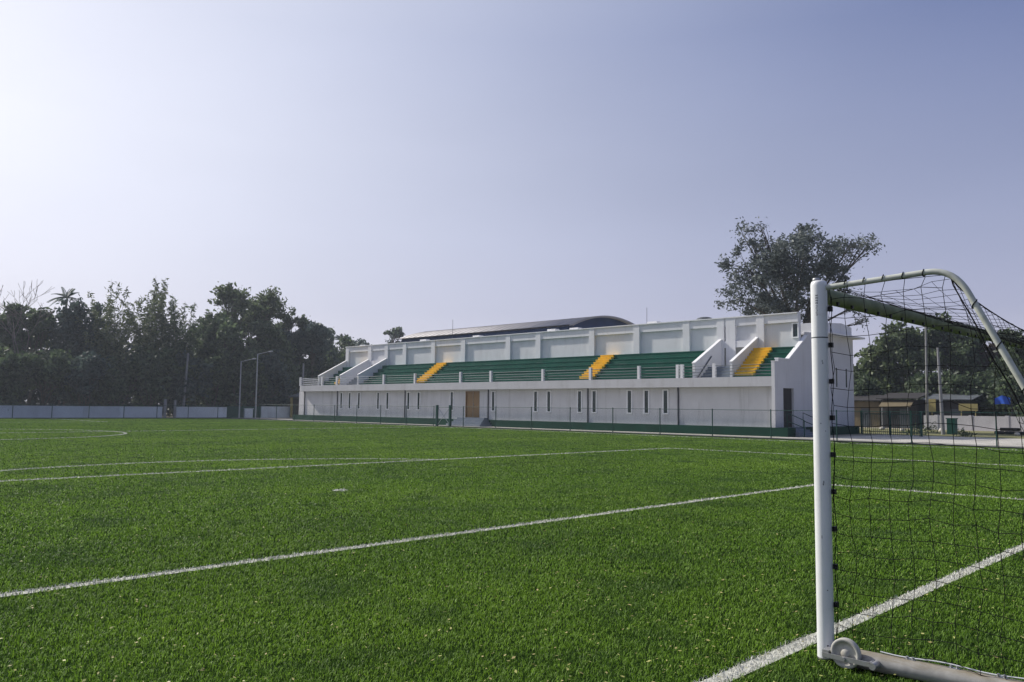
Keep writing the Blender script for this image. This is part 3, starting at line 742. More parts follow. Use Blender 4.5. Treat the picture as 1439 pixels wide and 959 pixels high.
# grey service stairs in the two recesses, with the wall and white band behind them
for ya, yb in ((P2[1], P1[0]), (66.3, 69.25)):
    mb = MB()
    for i in range(5): mb.box(X0+0.3+0.3*i, BXP+0.1, ya, yb, 3.385, 3.40+0.22*(i+1)+0.001*i)
    build('service_stairs', mb, M['greystep'], stand)
    mb = MB(); mb.box(BXP+0.02, BXP+0.149, ya, yb, 3.4, 5.90); build('recess_panel', mb, M['greypanel'], stand)
    mb = MB(); mb.box(BXP-0.03, BXP+0.149, ya, yb, 5.905, 6.36); build('recess_band', mb, M['white'], stand)
mb = MB(); mb.tube([(X0-0.1, P1[0]-0.06, 3.55), (X0+1.9, P1[0]-0.06, 5.25)], 0.035, 8); build('handrail', mb, M['pipe'], stand)
# back wall: recessed panels, beam on top, pilasters of differing spacing
mb = MB(); mb.box(BXP+0.15, BXP+0.42, YR+0.22, YBL, 3.3, ZW-0.02); build('back_wall', mb, M['panel'], stand)
mb = MB(); mb.box(BXP-0.0, BXP+0.15, YR+0.22, YBL, 7.40, ZW); mb.box(BXP+0.15, BXP+0.6, YR+0.22, YBL, ZW-0.02, ZW); build('top_beam', mb, M['white'], stand)
mb = MB(); mb.box(BXP-0.10, BXP+0.66, YR+0.22, YBL+0.04, ZW, ZW+0.07); build('coping', mb, M['coping'], stand)
for y in [73.3,69.13,66.21,63.16,58.66,54.3,48.38,44.76,38.9,34.51,30.09,27.30,26.50,24.28]:
    mb = MB(); h = 0.28 if abs(y-26.5) > 1 or y > 27 else 0.36
    mb.box(BXP-0.055, BXP+0.149, y-h, y+h, 3.4, ZW+0.002); build('pilaster', mb, M['white'], stand)
# small high window at the near end of the back wall
mb = MB(); t = 0.06
mb.box(BXP+0.09, BXP+0.149, 21.63, 21.70, 6.35, 7.36); mb.box(BXP+0.09, BXP+0.149, 22.02, 22.09, 6.35, 7.36); mb.box(BXP+0.09, BXP+0.149, 21.70, 22.02, 7.28, 7.36); mb.box(BXP+0.09, BXP+0.149, 21.70, 22.02, 6.35, 6.43)
wn = build('window', mb, M['frame'], stand)
mb = MB(); mb.box(BXP+0.12, BXP+0.146, 21.70, 22.02, 6.43, 7.28); build('pane', mb, M['glass'], wn)
# balcony railing: white posts, four pipes
RP = [76.85,72.5,69.75,61.7,56.9,50.6,46.8,40.9,36.1,31.7,28.5,28.15,25.7]
for y in RP:
    mb = MB(); mb.box(FXP+0.06, FXP+0.25, y-0.10, y+0.10, ZT, 4.62); build('rail_post', mb, M['white'], stand)
for a, c, mt in ((YR+0.3, 76.7, 'rail'),):
    for k, z in enumerate((3.86, 4.06, 4.27, 4.47)):
        mb = MB(); mb.tube([(FXP+0.16, a, z), (FXP+0.16, c, z)], 0.018, 8); build('rail_pipe', mb, M[mt], stand)
for z in (3.86, 4.06, 4.27, 4.47):
    mb = MB(); pts = [(FXP+0.16, 76.7, z)]+[(FXP+0.16+0.75*(1-math.cos(a)), 76.75+0.5*math.sin(a), z) for a in np.linspace(0.1, PI/2, 8)]+[(41.5, 77.25, z)]
    mb.tube(pts, 0.03, 8); build('curved_rail', mb, M['whiterail'], stand)
# near end wall with the stepped, sloping top and a door opening
mb = MB(); yw0, yw1 = YR, YR+0.22
out = [(FXP-0.002,ZP),(39.45,ZP),(39.45,3.0),(40.90,3.0),(40.90,ZP),(50.35,ZP),(50.35,6.78),(BXP+0.9,6.78),(BXP+0.9,6.50),(40.30,4.80),(38.85,4.80),(38.85,4.62),(FXP-0.002,4.62)]
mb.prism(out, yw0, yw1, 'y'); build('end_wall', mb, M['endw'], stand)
mb = MB(); mb.box(39.45, 40.9, YR+0.16, YR+0.2, ZP, 3.0); mb.box(39.46, 39.5, YR+0.02, YR+0.16, ZP, 2.99); build('side_door', mb, M['timber'], stand)
mb = MB(); mb.prism([(40.27,4.815),(40.27,4.90),(BXP+0.9,6.60),(BXP+0.9,6.51),(40.34,4.84)], YR-0.03, YR+0.25, 'y'); mb.box(38.83, 40.269, YR-0.03, YR+0.25, 4.802, 4.87); mb.box(FXP-0.02, 38.83, YR-0.02, YR+0.24, 4.621, 4.66)
build('coping', mb, M['coping'], stand)
for x in (47.4, 49.05):
    mb = MB(); mb.box(x-0.2, x-0.14, YR-0.02, YR+0.05, 3.2, 4.66); mb.box(x+0.14, x+0.2, YR-0.02, YR+0.05, 3.2, 4.66); mb.box(x-0.14, x+0.14, YR-0.02, YR+0.05, 4.6, 4.66); mb.box(x-0.14, x+0.14, YR-0.02, YR+0.05, 3.2, 3.26)
    wn = build('window', mb, M['white'], stand); mb = MB(); mb.box(x-0.14, x+0.14, YR-0.01, YR-0.004, 3.26, 4.6); build('pane', mb, M['glass'], wn)
mb = MB(); mb.box(44.6, 50.95, YR-0.65, YR+1.2, 6.785, 6.90); build('canopy', mb, M['coping'], stand)
mb = MB(); mb.prism([(44.7,6.905),(50.3,6.905),(50.3,7.62),(48.6,7.80),(44.7,7.55)], YR+0.05, YR+6, 'y'); build('rear_block', mb, M['white'], stand)
mb = MB(); mb.box(50.0, 50.3, YR+0.22, YL, 0, 7.2); mb.box(BXP+0.7, 50.0, YR+6.01, YL-3, 7.1, 7.2); build('rear_wall', mb, M['white'], stand)
mb = MB(); mb.box(38.2, 50.6, YR-0.25, YR-0.004, -0.02, ZP); build('plinth', mb, M['plinth'], stand)
mb = MB()
for i in range(4): mb.box(39.2-0.05*i, 41.2+0.05*i, YR-0.55-0.3*(3-i)-0.0, YR-0.251, -0.02+0.002*i, 0.135*(i+1))
build('side_steps', mb, M['greystep'], stand)
mb = MB()
for x in (39.1, 41.3):
    mb.tube([(x, YR-0.4, 0.5), (x, YR-0.4, 1.45), (x, YR-1.5, 1.0), (x, YR-1.5, 0.0)], 0.03, 8); mb.tube([(x, YR-0.4, 0.95), (x, YR-1.5, 0.55)], 0.025, 8)
build('step_railing', mb, M['green_metal'], stand)

# vent caps showing over the wall and two lightning rods
for y, h in ((71.4,.15),(61.0,.22),(53.2,.2),(43.8,.24),(41.3,.2),(33.5,.2)):
    mb = MB(); mb.box(BXP+0.55, BXP+1.1, y-0.45, y+0.45, ZW-0.5, ZW+0.07+h); build('vent_cap', mb, M['coping'], stand)
mb = MB(); mb.lathe([(0.62,0),(0.60,0.10),(0.5,0.18),(0.3,0.24),(0.001,0.26)], 20, (BXP+1.2, 29.3, ZW+0.12)); mb.tube([(BXP+1.2,29.3,7.1),(BXP+1.2,29.3,ZW+0.2)], 0.2, 10); build('vent_dome', mb, M['tin'], stand)
for y, h in ((34.2, 9.4), (56.9, 10.0)):
    mb = MB(); mb.tube([(BXP+0.9, y, 7.2), (BXP+0.9, y, h)], 0.018, 6); build('lightning_rod', mb, M['pipe'], stand)

# ------------------------------------------------------------------ the hall behind
hall = thing('sports_hall', 'barrel roofed hall with navy gable rising behind the white grandstand', 'hall', (67, 72, 0))
HX0, HX1, HY0, HY1, HE, HA = 60.0, 74.2, 56.8, 87.0, 10.85, 12.35
def archz(x, e=HE, a=HA): t = (x-HX0)/(HX1-HX0); return e + (a-e)*(1-(2*t-1)**2)
mb = MB(); n = 24; k = 0
for i in range(n+1):
    x = HX0-0.5+(HX1-HX0+1.0)*i/n; z = archz(min(max(x,HX0),HX1)) - (0.05 if x < HX0 or x > HX1 else 0)
    mb.v += [(x, HY0-0.6, z), (x, HY1+0.6, z), (x, HY0-0.6, z-0.12), (x, HY1+0.6, z-0.12)]
for i in range(n):
    a = 4*i; mb.face((a, a+4, a+5, a+1), True); mb.face((a+2, a+3, a+7, a+6), True); mb.face((a, a+2, a+6, a+4)); mb.face((a+1, a+5, a+7, a+3))
rf = build('roof', mb, M['hallroof'], hall)
for y in np.arange(HY0, HY1, 1.2):
    mb = MB(); mb.tube([(HX0+(HX1-HX0)*i/14, y, archz(HX0+(HX1-HX0)*i/14)+0.02) for i in range(15)], 0.035, 4, False); build('roof_rib', mb, M['hallroof'], rf)
mb = MB(); xs_ = [HX0+(HX1-HX0)*i/20 for i in range(21)]
mb.prism([(HX0,8.5)]+[(x, archz(x)-0.13) for x in xs_]+[(HX1,8.5)], HY0, HY0+0.2, 'y'); build('gable', mb, M['navy'], hall)
mb = MB(); mb.prism([(HX0,8.5)]+[(x, archz(x)-0.13) for x in xs_]+[(HX1,8.5)], HY1-0.2, HY1, 'y'); build('gable', mb, M['navy'], hall)
mb = MB(); mb.box(HX0, HX0+0.2, HY0+0.2, HY1-0.2, 8.5, HE-0.14); mb.box(HX1-0.2, HX1, HY0+0.2, HY1-0.2, 8.5, HE-0.14); build('fascia', mb, M['navy'], hall)
mb = MB(); mb.box(HX0, HX1, HY0, HY1, 0, 8.5); build('wall', mb, M['bwall'], hall)
mb = MB()
for i in range(20):
    x0_, x1_ = xs_[i], xs_[i+1]; k = len(mb.v)
    mb.v += [(x0_, HY0-0.63, archz(x0_)-0.16), (x1_, HY0-0.63, archz(x1_)-0.16), (x1_, HY0-0.63, archz(x1_)+0.05), (x0_, HY0-0.63, archz(x0_)+0.05)]; mb.face((k, k+1, k+2, k+3))
build('verge_trim', mb, M['hallroof'], hall)

# ------------------------------------------------------------------ fences and gate
def fence(name, label, pts_y, xf, side, y_end):
    f = thing(name, label, 'fence', (xf(pts_y[0]), pts_y[0], 0))
    for y in pts_y:
        mb = MB(); mb.tube([(xf(y), y, 0.0), (xf(y), y, 1.66)], 0.032, 8); build('post', mb, M['green_metal'], f)
    a, c = pts_y[0], y_end
    mb = MB(); mb.tube([(xf(a), a, 1.60), (xf(c), c, 1.60)], 0.016, 6); build('top_rail', mb, M['green_metal'], f)
    mb = MB(); mb.tube([(xf(a), a, 0.10), (xf(c), c, 0.10)], 0.010, 6); build('bottom_wire', mb, M['green_metal'], f)
    mb = MB(); mb.v = [(xf(a)-0.02, a, 0.1), (xf(c)-0.02, c, 0.1), (xf(c)-0.02, c, 1.6), (xf(a)-0.02, a, 1.6)]; mb.face((0,1,2,3)); build('chain_link', mb, M['linkY'], f)
GA, GB = 46.95, 48.6
fence('touchline_fence', 'low green chain-link fence along the grandstand right of the open cross-braced gate', [GA-1.6-3.72*i for i in range(16)][::-1], fx, 1, GA-0.1)
fence('touchline_fence', 'low green chain-link fence left of the gate running to the far pitch corner', [GB+0.4+3.72*i for i in range(11)], fx, 1, FARY)
g = thing('gate', 'green fence gate with crossed braces in front of the wooden door', 'gate', (fx(GA), GA, 0))
for y in (GA, GB):
    mb = MB(); mb.box(fx(y)-0.08, fx(y)+0.08, y-0.09, y+0.09, 0, 1.72); build('post', mb, M['green_metal'], g)
mb = MB(); q = fx(47.7)
mb.tube([(q,GA+0.09,1.55),(q,GB-0.09,1.55)], 0.025, 6); mb.tube([(q,GA+0.09,0.12),(q,GB-0.09,0.12)], 0.025, 6); build('gate_frame', mb, M['green_metal'], g)
mb = MB(); mb.tube([(q,GA+0.1,1.5),(q,GB-0.1,0.15)], 0.02, 6); mb.tube([(q+0.05,GA+0.1,0.15),(q+0.05,GB-0.1,1.5)], 0.02, 6); build('cross_brace', mb, M['pole'], g)
ff = thing('far_end_fence', 'low green chain-link fence in front of the pale boundary wall at the far end', 'fence', (0, FARY, 0))
for x in [34.3-3.45*i for i in range(17)]:
    mb = MB(); mb.tube([(x, FARY, 0), (x, FARY, 1.45)], 0.04, 8); build('post', mb, M['green_metal'], ff)
mb = MB(); mb.tube([(-21, FARY, 1.40), (34.6, FARY, 1.40)], 0.022, 6); build('top_rail', mb, M['green_metal'], ff)
mb = MB(); mb.v = [(-21,FARY-0.02,0.1),(34.6,FARY-0.02,0.1),(34.6,FARY-0.02,1.4),(-21,FARY-0.02,1.4)]; mb.face((0,1,2,3)); build('chain_link', mb, M['linkX'], ff)

# boundary walls at the far end
def bwall(label, x0, x1, y, h, mat, name='boundary_wall'):
    mb = MB(); mb.box(x0, x1, y, y+0.2, -0.03, h)
    for x in np.arange(x0+2.5, x1-0.5, 3.1): mb.box(x-0.14, x+0.14, y-0.04, y, -0.03, h+0.002)
    mb.box(x0, x1, y-0.03, y+0.23, h+0.003, h+0.06)
    tag(build(name, mb, M[mat], loc=((x0+x1)/2, y, 0)), label, 'wall')
bwall('long pale grey-blue boundary wall below the dark bamboo at the far end', -25, 29.0, 90, 1.18, 'bwall')
bwall('short pale boundary wall piece between the leaning utility pole and the green sheet fence', 30.6, 36.6, 90, 1.2, 'bwall')
bwall('pale wall piece between the green sheet fence and the grandstand corner', 41.6, 52, 91, 1.32, 'bwall')
mb = MB(); mb.box(36.8, 41.2, 90.4, 90.46, 0, 1.36)
for x in np.arange(36.95, 41.1, 0.3): mb.box(x, x+0.1, 90.36, 90.399, 0, 1.36)
tag(build('sheet_fence', mb, M['green_metal'], loc=(39, 90.4, 0)), 'dark green sheet fence between two pale boundary wall pieces', 'fence')
mb = MB(); mb.box(38.9, 39.9, 89.9, 90.2, 0.0, 1.05); mb.box(38.8, 40.0, 89.85, 90.25, 1.05, 1.12)
tag(build('electric_box', mb, M['bwall'], loc=(39.4, 90, 0)), 'pale utility box in front of the green sheet fence', 'utility box')

# pavilion by the far corner of the stand
kiosk = thing('pavilion', 'small yellow posted pavilion with blue tin roof beyond the far grandstand corner', 'pavilion', (47.5, 88.5, 0))
mb = MB(); mb.prism([(45.2,86.2),(49.8,86.2),(49.8,90.6),(45.2,90.6)], 2.55, 2.66, 'z')
mb.v += [(45.0,86.0,2.66),(50.0,86.0,2.66),(50.0,90.8,2.66),(45.0,90.8,2.66),(47.5,88.4,3.75)]; k = len(mb.v)-5
for q in ((0,1,4),(1,2,4),(2,3,4),(3,0,4)): mb.face([k+i for i in q])
build('roof', mb, M['tin'], kiosk)
for x, y in ((45.4,86.4),(49.6,86.4),(49.6,90.4),(45.4,90.4)):
    mb = MB(); mb.box(x-0.12, x+0.12, y-0.12, y+0.12, 0, 2.56); build('post', mb, M['paleyellow'], kiosk)
mb = MB(); mb.box(45.6, 49.4, 90.2, 90.35, 0, 2.4); build('back_wall', mb, M['timber'], kiosk)
house = thing('house', 'small white house half hidden by trees behind the far end of the grandstand', 'house', (57, 96, 0))
mb = MB(); mb.box(53.6, 59, 94, 99, 0, 4.4); build('wall', mb, M['white'], house)
mb = MB(); mb.prism([(53.2,4.4),(59.4,4.4),(56.3,5.9)], 93.6, 99.4, 'y'); build('roof', mb, M['tin'], house)
mb = MB(); mb.box(54.3, 55.3, 93.97, 94.02, 1.2, 2.6); build('window', mb, M['glass'], house)

# ------------------------------------------------------------------ poles
def street_lamp(x, y, h, label):
    t = thing('street_lamp', label, 'street lamp', (x, y, 0), 'street lamps at the far pitch corner')
    mb = MB(); mb.tube([(x, y, 0), (x, y, h)], [0.085, 0.055], 10); build('pole', mb, M['pole'], t)
    d = Vector((0.70, -0.71, 0)); e = Vector((x, y, h-0.02))+d*1.25+Vector((0,0,0.28))
    mb = MB(); mb.tube([(x, y, h-0.04), tuple(e)], 0.032, 8); build('arm', mb, M['pole'], t)
    mb = MB(); s = e+d*0.45+Vector((0,0,0.06)); mb.tube([tuple(e), tuple((e+s)/2), tuple(s)], [0.05, 0.085, 0.05], 8); build('lamp_head', mb, M['pole'], t)
street_lamp(36.0, 85.7, 6.55, 'shorter grey street lamp standing left of the other at the far corner')
street_lamp(36.0, 81.9, 7.25, 'taller grey street lamp nearer to the grandstand at the far corner')
def pole(name, label, pts, rr, mat, cat='pole', group=None, cross=None):
    t = thing(name, label, cat, pts[0], group)
    mb = MB(); mb.tube(pts, rr, 10); build('shaft', mb, M[mat], t)
    if cross:
        mb = MB(); x, y, z = pts[-1]
        mb.box(x-0.5, x+0.5, y-0.05, y+0.05, z-0.35, z-0.25)
        for dx in (-0.42, 0.0, 0.42): mb.tube([(x+dx, y, z-0.25), (x+dx, y, z-0.08)], 0.04, 6)
        build('crossarm', mb, M['tin'], t)
pole('utility_pole', 'leaning pale concrete utility pole against dark trees by the far wall', [(32.7,93.2,0),(33.05,93.2,7.6)], [0.17,0.10], 'conc_pole', cross=None)
pole('utility_pole', 'short pale pole seen above the railing at the far grandstand corner', [(48.5,93,0),(48.5,93,7.1)], [0.15,0.11], 'conc_pole')
pole('gate_pillar', 'short grey pillar left of the gap in the pale far wall', [(29.25,89.9,0),(29.25,89.9,2.1)], [0.16,0.16], 'conc_pole', 'pillar', 'gate pillars in the far wall')
pole('gate_pillar', 'short grey pillar right of the gap beside the leaning utility pole', [(30.35,89.9,0),(30.35,89.9,2.0)], [0.14,0.14], 'conc_pole', 'pillar', 'gate pillars in the far wall')
pole('utility_pole', 'tallest grey pole behind the goal net in front of the trees', [(70,22.8,-0.03),(70,22.7,9.7)], [0.13,0.08], 'conc_pole', cross=True)
pole('utility_pole', 'slightly leaning pale pole behind the goal net beside the green box', [(55,16.95,-0.03),(55.2,17.2,6.3)], [0.14,0.08], 'conc_pole')

# ------------------------------------------------------------------ clutter right of the stand
bwall_y = MB()
a, c = Vector((73.5,24.2,0)), Vector((71.0,2.0,0)); d = (c-a).normalized(); nn = Vector((-d.y, d.x, 0))*0.1
for L0, L1, h, e in ((0, (c-a).length, 1.28, 1.0),):
    p, q = a+d*L0, a+d*L1
    bwall_y.prism([(p.x+nn.x,p.y+nn.y),(q.x+nn.x,q.y+nn.y),(q.x-nn.x,q.y-nn.y),(p.x-nn.x,p.y-nn.y)], -0.03, h, 'z')
for L0 in np.arange(1, 22, 3.0):
    p, q = a+d*L0, a+d*(L0+0.3); m2 = nn*1.5
    bwall_y.prism([(p.x+m2.x,p.y+m2.y),(q.x+m2.x,q.y+m2.y),(q.x-m2.x,q.y-m2.y),(p.x-m2.x,p.y-m2.y)], -0.03, 1.34, 'z')
tag(build('boundary_wall', bwall_y, M['bwall2'], loc=(72,13,0)), 'grey boundary wall below the dark trees on the right behind the goal net', 'wall')

def shack(label, x, y0_, y1_, h, wallm, roofm, awn=None):
    t = thing('shack', label, 'shack', (x, (y0_+y1_)/2, 0), 'shacks under the trees')
    mb = MB(); mb.box(x, x+3, y0_, y1_, -0.03, h); build('wall', mb, M[wallm], t)
    mb = MB(); mb.prism([(x-0.5,h+0.05),(x+3.3,h+0.65),(x+3.3,h+0.73),(x-0.5,h+0.13)], y0_-0.3, y1_+0.3, 'y'); build('roof', mb, M[roofm], t)
    mb = MB(); ym = (y0_*2+y1_)/3; mb.box(x-0.04, x-0.002, ym-0.45, ym+0.45, 0, 1.9); build('door', mb, M['tin'], t)
    mb = MB(); ym = (y0_+2.6*y1_)/3.6; mb.box(x-0.04, x-0.002, ym-0.4, ym+0.4, 1.0, 1.8); build('window', mb, M['black'], t)
    if awn:
        mb = MB(); mb.prism([(x-1.1,h-0.75),(x-0.05,h-0.15),(x-0.05,h-0.09),(x-1.1,h-0.69)], y0_+0.2, y1_-0.2, 'y'); build('awning', mb, M[awn], t)
        for yy in (y0_+0.5, y1_-0.5):
            mb = MB(); mb.tube([(x-1.05, yy, 0), (x-1.05, yy, h-0.72)], 0.05, 6); build('awning_post', mb, M['conc_pole'], t)
shack('tan walled shack closest to the grandstand under the right trees', 76.5, 29.4, 33.6, 2.6, 'tan', 'timber')
shack('dark timber shack with pale tan awning under the right trees', 75.8, 25.6, 29.0, 2.8, 'timber', 'timber', 'tan')
shack('dark shack with tan end panel right behind the tallest pole', 76.5, 21.0, 25.0, 2.7, 'timber', 'tin')
mb = MB(); mb.box(75.9, 75.95, 23.9, 24.6, 1.6, 2.85); mb.tube([(75.92,24.25,0),(75.92,24.25,1.6)], 0.05, 6)
tag(build('signboard', mb, M['paleyellow'], loc=(75.92,24.2,0)), 'upright yellow board beside the tallest pole', 'board')
mb = MB(); mb.box(74.9, 74.95, 20.0, 21.6, 1.75, 2.4); mb.tube([(74.98,20.2,0),(74.98,20.2,2.3)], 0.05, 6); mb.tube([(74.98,21.4,0),(74.98,21.4,2.3)], 0.05, 6)
tag(build('signboard', mb, M['paleyellow'], loc=(74.9,20.8,0)), 'wide pale yellow board above the grey wall on the right', 'board')
# blue tarpaulin hung on a line
mb = MB(); k = 10
for i in range(k+1):
    for j in range(6):
        t, s_ = i/k, j/5; y = 17.1+1.2*t; z = 3.15-0.75*s_*(1-0.25*abs(2*t-1)) - 0.25*abs(2*t-1)
        x = 73.8+0.12*math.sin(9*t+2*s_)
        mb.v += [(x, y, z), (x+0.03, y, z)]
for i in range(k):
    for j in range(5):
        a0 = 2*(i*6+j); b0 = 2*((i+1)*6+j)
        mb.face((a0, b0, b0+2, a0+2), True); mb.face((a0+1, a0+3, b0+3, b0+1), True)
tp = thing('tarpaulin', 'bright blue tarpaulin hung between two thin posts above the grey wall', 'tarpaulin', (73.9, 17.7, 0))
build('cloth', mb, M['blue'], tp)
for yy in (17.0, 18.35):
    mb = MB(); mb.tube([(73.9,yy,0),(73.9,yy,3.2)], 0.035, 6); build('post', mb, M['timber'], tp)
# weeds and stones along the dry grass
WD = [(51.5,14.6,0.55,'small green weed at the road edge left of the leaning pale pole'),(52.6,18.0,0.75,'bushy weed between the green railing and the leaning pale pole'),(50.9,10.2,0.45,'low weed on the road edge near the tyre pile'),(60.5,19.6,0.8,'tall weed on the dry grass in front of the awning shack')]
for i, (x, y, h, lb) in enumerate(WD):
    rng = np.random.default_rng(300+i); t = thing('weed', lb, 'weed', (x, y, 0), 'weeds on the dry ground')
    n_ = 90; c = np.stack([x+rng.normal(0, h*0.55, n_), y+rng.normal(0, h*0.55, n_), np.abs(rng.normal(0.35*h, 0.25*h, n_))], 1)
    link_leaves('leaves', leaf_cloud(c, 0.14, rng, 0.3), M['leaf_mid'], t)
for i, (x, y, r_) in enumerate(((66,25.3,0.24),(62,22.2,0.2),(64,19.8,0.26),(68.5,20.4,0.3),(58,13.0,0.2))):
    mb = MB(); rr_ = random.Random(i); mb.ball((x, y, r_*0.4), r_, 5); mb.v = [(a+rr_.uniform(-.2,.2)*r_, b_+rr_.uniform(-.2,.2)*r_, max(-0.02, c_*0.8)) for a, b_, c_ in mb.v]
    tag(build('stone', mb, M['edge'], loc=(x, y, 0)), ['pale stone before the awning shack','small pale stone by the tallest pole','pale stone right of the tallest pole','largest pale stone at the foot of the grey wall','small pale stone before the tyre pile'][i], 'stone', 'pale stones on the dry grass')
# pile of tyres, green box, small rocks
for i, (x, y, z) in enumerate(((60,14.6,0.13),(60.1,13.95,0.13),(60,13.3,0.13),(60.05,14.25,0.38),(60.05,13.6,0.38))):
    mb = MB(); mb.lathe([(0.19,-0.1),(0.30,-0.115),(0.335,-0.06),(0.335,0.06),(0.30,0.115),(0.19,0.1),(0.19,-0.1)], 20, (x, y, z))
    tag(build('tyre', mb, M['rubber'], loc=(x, y, z)), 'black tyre lying in the low dark pile in front of the grey wall', 'tyre', 'tyres piled before the grey wall')
mb = MB(); mb.box(56.5, 57.1, 16.6, 17.15, 0.0, 1.10); mb.box(56.45, 57.15, 16.55, 17.2, 1.10, 1.17)
tag(build('cabinet', mb, M['greenbin'], loc=(56.8,16.9,0)), 'green cabinet standing beside the leaning pale pole', 'cabinet')
# green railing panels continuing from the stand's near end
gp = thing('railing', 'dark green vertical bar railing right of the grandstand end wall', 'railing', (50.5, 20, 0))
p0, p1 = Vector((50.6,21.0,0)), Vector((48.2,16.2,0))
for i in range(30):
    mb = MB(); p = p0+(p1-p0)*(i/29); mb.tube([(p.x,p.y,0),(p.x,p.y,1.5)], 0.02, 6); build('bar', mb, M['green_metal'], gp)
for z in (0.2, 1.42):
    mb = MB(); mb.tube([(p0.x,p0.y,z),(p1.x,p1.y,z)], 0.03, 6); build('rail', mb, M['green_metal'], gp)
for i in (0, 0.5, 1):
    p = p0+(p1-p0)*i; mb = MB(); mb.box(p.x-0.06,p.x+0.06,p.y-0.06,p.y+0.06,0,1.65); build('post', mb, M['green_metal'], gp)
# goal-like frame (teal / red) at far right
fr = thing('small_frame', 'small teal metal trestle with a red top bar by the grey wall', 'trestle', (64, 12.6, 0))
mb = MB()
for y in (12.2, 13.4): mb.tube([(63.7,y,0),(64,y,0.75),(64.3,y,0)], 0.04, 6)
mb.tube([(64,12.2,0.72),(64,13.4,0.72)], 0.04, 6); build('legs', mb, M['greenbin'], fr)
mb = MB(); mb.tube([(64,11.9,1.05),(64,13.7,1.05)], 0.035, 6); mb.tube([(64,12.3,0.72),(64,12.3,1.05)], 0.03, 6); mb.tube([(64,13.3,0.72),(64,13.3,1.05)], 0.03, 6)
build('top_bar', mb, simple('red_paint', (0.35,0.06,0.05), 0.5), fr)

# ------------------------------------------------------------------ trees
def lobe_tree(name, label, x, y, lobes, mat, seed, leaves, lsize, trunk_top, trunk_r, bark='bark', group=None, clump=0.6, cat='tree'):
    """lobes: (u, z, ru, rz) sideways offset and height of each bough's foliage; each bough gets its own limb and depth"""
    rng = np.random.default_rng(seed); rnd = random.Random(seed)
    t = thing(name, label, cat, (x, y, 0), group)
    U = Vector((math.sin(YAW), -math.cos(YAW), 0)); W_ = Vector((math.cos(YAW), math.sin(YAW), 0)); B = Vector((x, y, 0))
    mb = MB(); T = B+Vector((0.3, -0.2, trunk_top)); mb.tube([tuple(B+Vector((0,0,-0.05))), tuple(B.lerp(T, 0.5)+U*0.2), tuple(T)], [trunk_r, trunk_r*0.85, trunk_r*0.7], 9, False)
    C_, tot = [], sum(ru*ru*rz for _, _, ru, rz in lobes)
    for (u, z, ru, rz) in lobes:
        c = B+U*u+W_*rnd.uniform(-0.6, 0.6)*ru+Vector((0,0,z)); m1 = T.lerp(c, 0.45)+Vector((0,0,rnd.uniform(0.0, 0.9)))
        st = T.lerp(B, rnd.uniform(0, 0.25)); mb.tube([tuple(st), tuple(st.lerp(m1, 0.5)+U*rnd.uniform(-.25,.25)), tuple(m1), tuple(m1.lerp(c, 0.55)+W_*rnd.uniform(-.3,.3)), tuple(c)], [trunk_r*0.5, trunk_r*0.4, trunk_r*0.3, trunk_r*0.2, 0.03], 6, False)
        n_ = max(7, int(90*(ru*ru*rz/tot)**0.7))
        for k in range(n_):
            d = Vector((rnd.gauss(0,1), rnd.gauss(0,1), rnd.gauss(0,1))).normalized()*rnd.uniform(0.25, 1.0)**0.5
            tip = c+U*d.x*ru+W_*d.y*ru+Vector((0,0,d.z*rz)); b0 = m1.lerp(c, rnd.uniform(0.3, 1.0))
            md = b0.lerp(tip, 0.5)+Vector((rnd.gauss(0,.15), rnd.gauss(0,.15), rnd.gauss(0.1,.15)))
            mb.tube([tuple(b0), tuple(md), tuple(tip)], [0.035, 0.025, 0.012], 4, False)
            m_ = max(8, int(leaves*(ru*ru*rz/tot)/n_)); sg = clump*rnd.uniform(0.5, 1.15)
            C_.append(np.array(tip[:]) + rng.normal(0, 1, (m_, 3))*sg*np.array([0.6,0.6,0.5]) - np.array([0,0,0.25*sg]))
            C_.append(np.array(md[:]) + rng.normal(0, 1, (m_//3, 3))*sg*0.6)
    build('trunk', mb, M[bark], t)
    link_leaves('crown', leaf_cloud(np.concatenate(C_), lsize, rng, 0.42, 0.25), M[mat], t)
def woodland(name, label, pts, mat, seed, n, lsize, depth):
    """a far-off mass of foliage behind the single trees; pts = (x, y, height) along its line"""
    rng = np.random.default_rng(seed); P_ = np.array(pts, float); i = rng.integers(0, len(P_)-1, n); f = rng.uniform(0, 1, n)[:,None]
    p = P_[i]*(1-f)+P_[i+1]*f; s_ = np.cumsum(np.r_[0, np.hypot(*np.diff(P_[:,:2], axis=0).T)]); sl = s_[i]+(s_[i+1]-s_[i])*f[:,0]
    top = p[:,2]*(0.80+0.13*np.sin(sl*0.9+1.3*np.sin(sl*0.31))+0.09*np.sin(sl*2.3+seed))
    z = top*rng.uniform(0, 1, n)**0.8; c = np.stack([p[:,0]+rng.normal(0, depth, n)*0.6, p[:,1]+rng.uniform(-depth, depth, n), z+rng.normal(0, 0.35, n)], 1)
    o = npmesh(name, leaf_cloud(c[c[:,2] > 0], lsize, rng), np.arange(4*int((c[:,2] > 0).sum())), np.arange(int((c[:,2] > 0).sum()))*4, None, M[mat])
    return tag(o, label, 'woodland', kind='stuff')
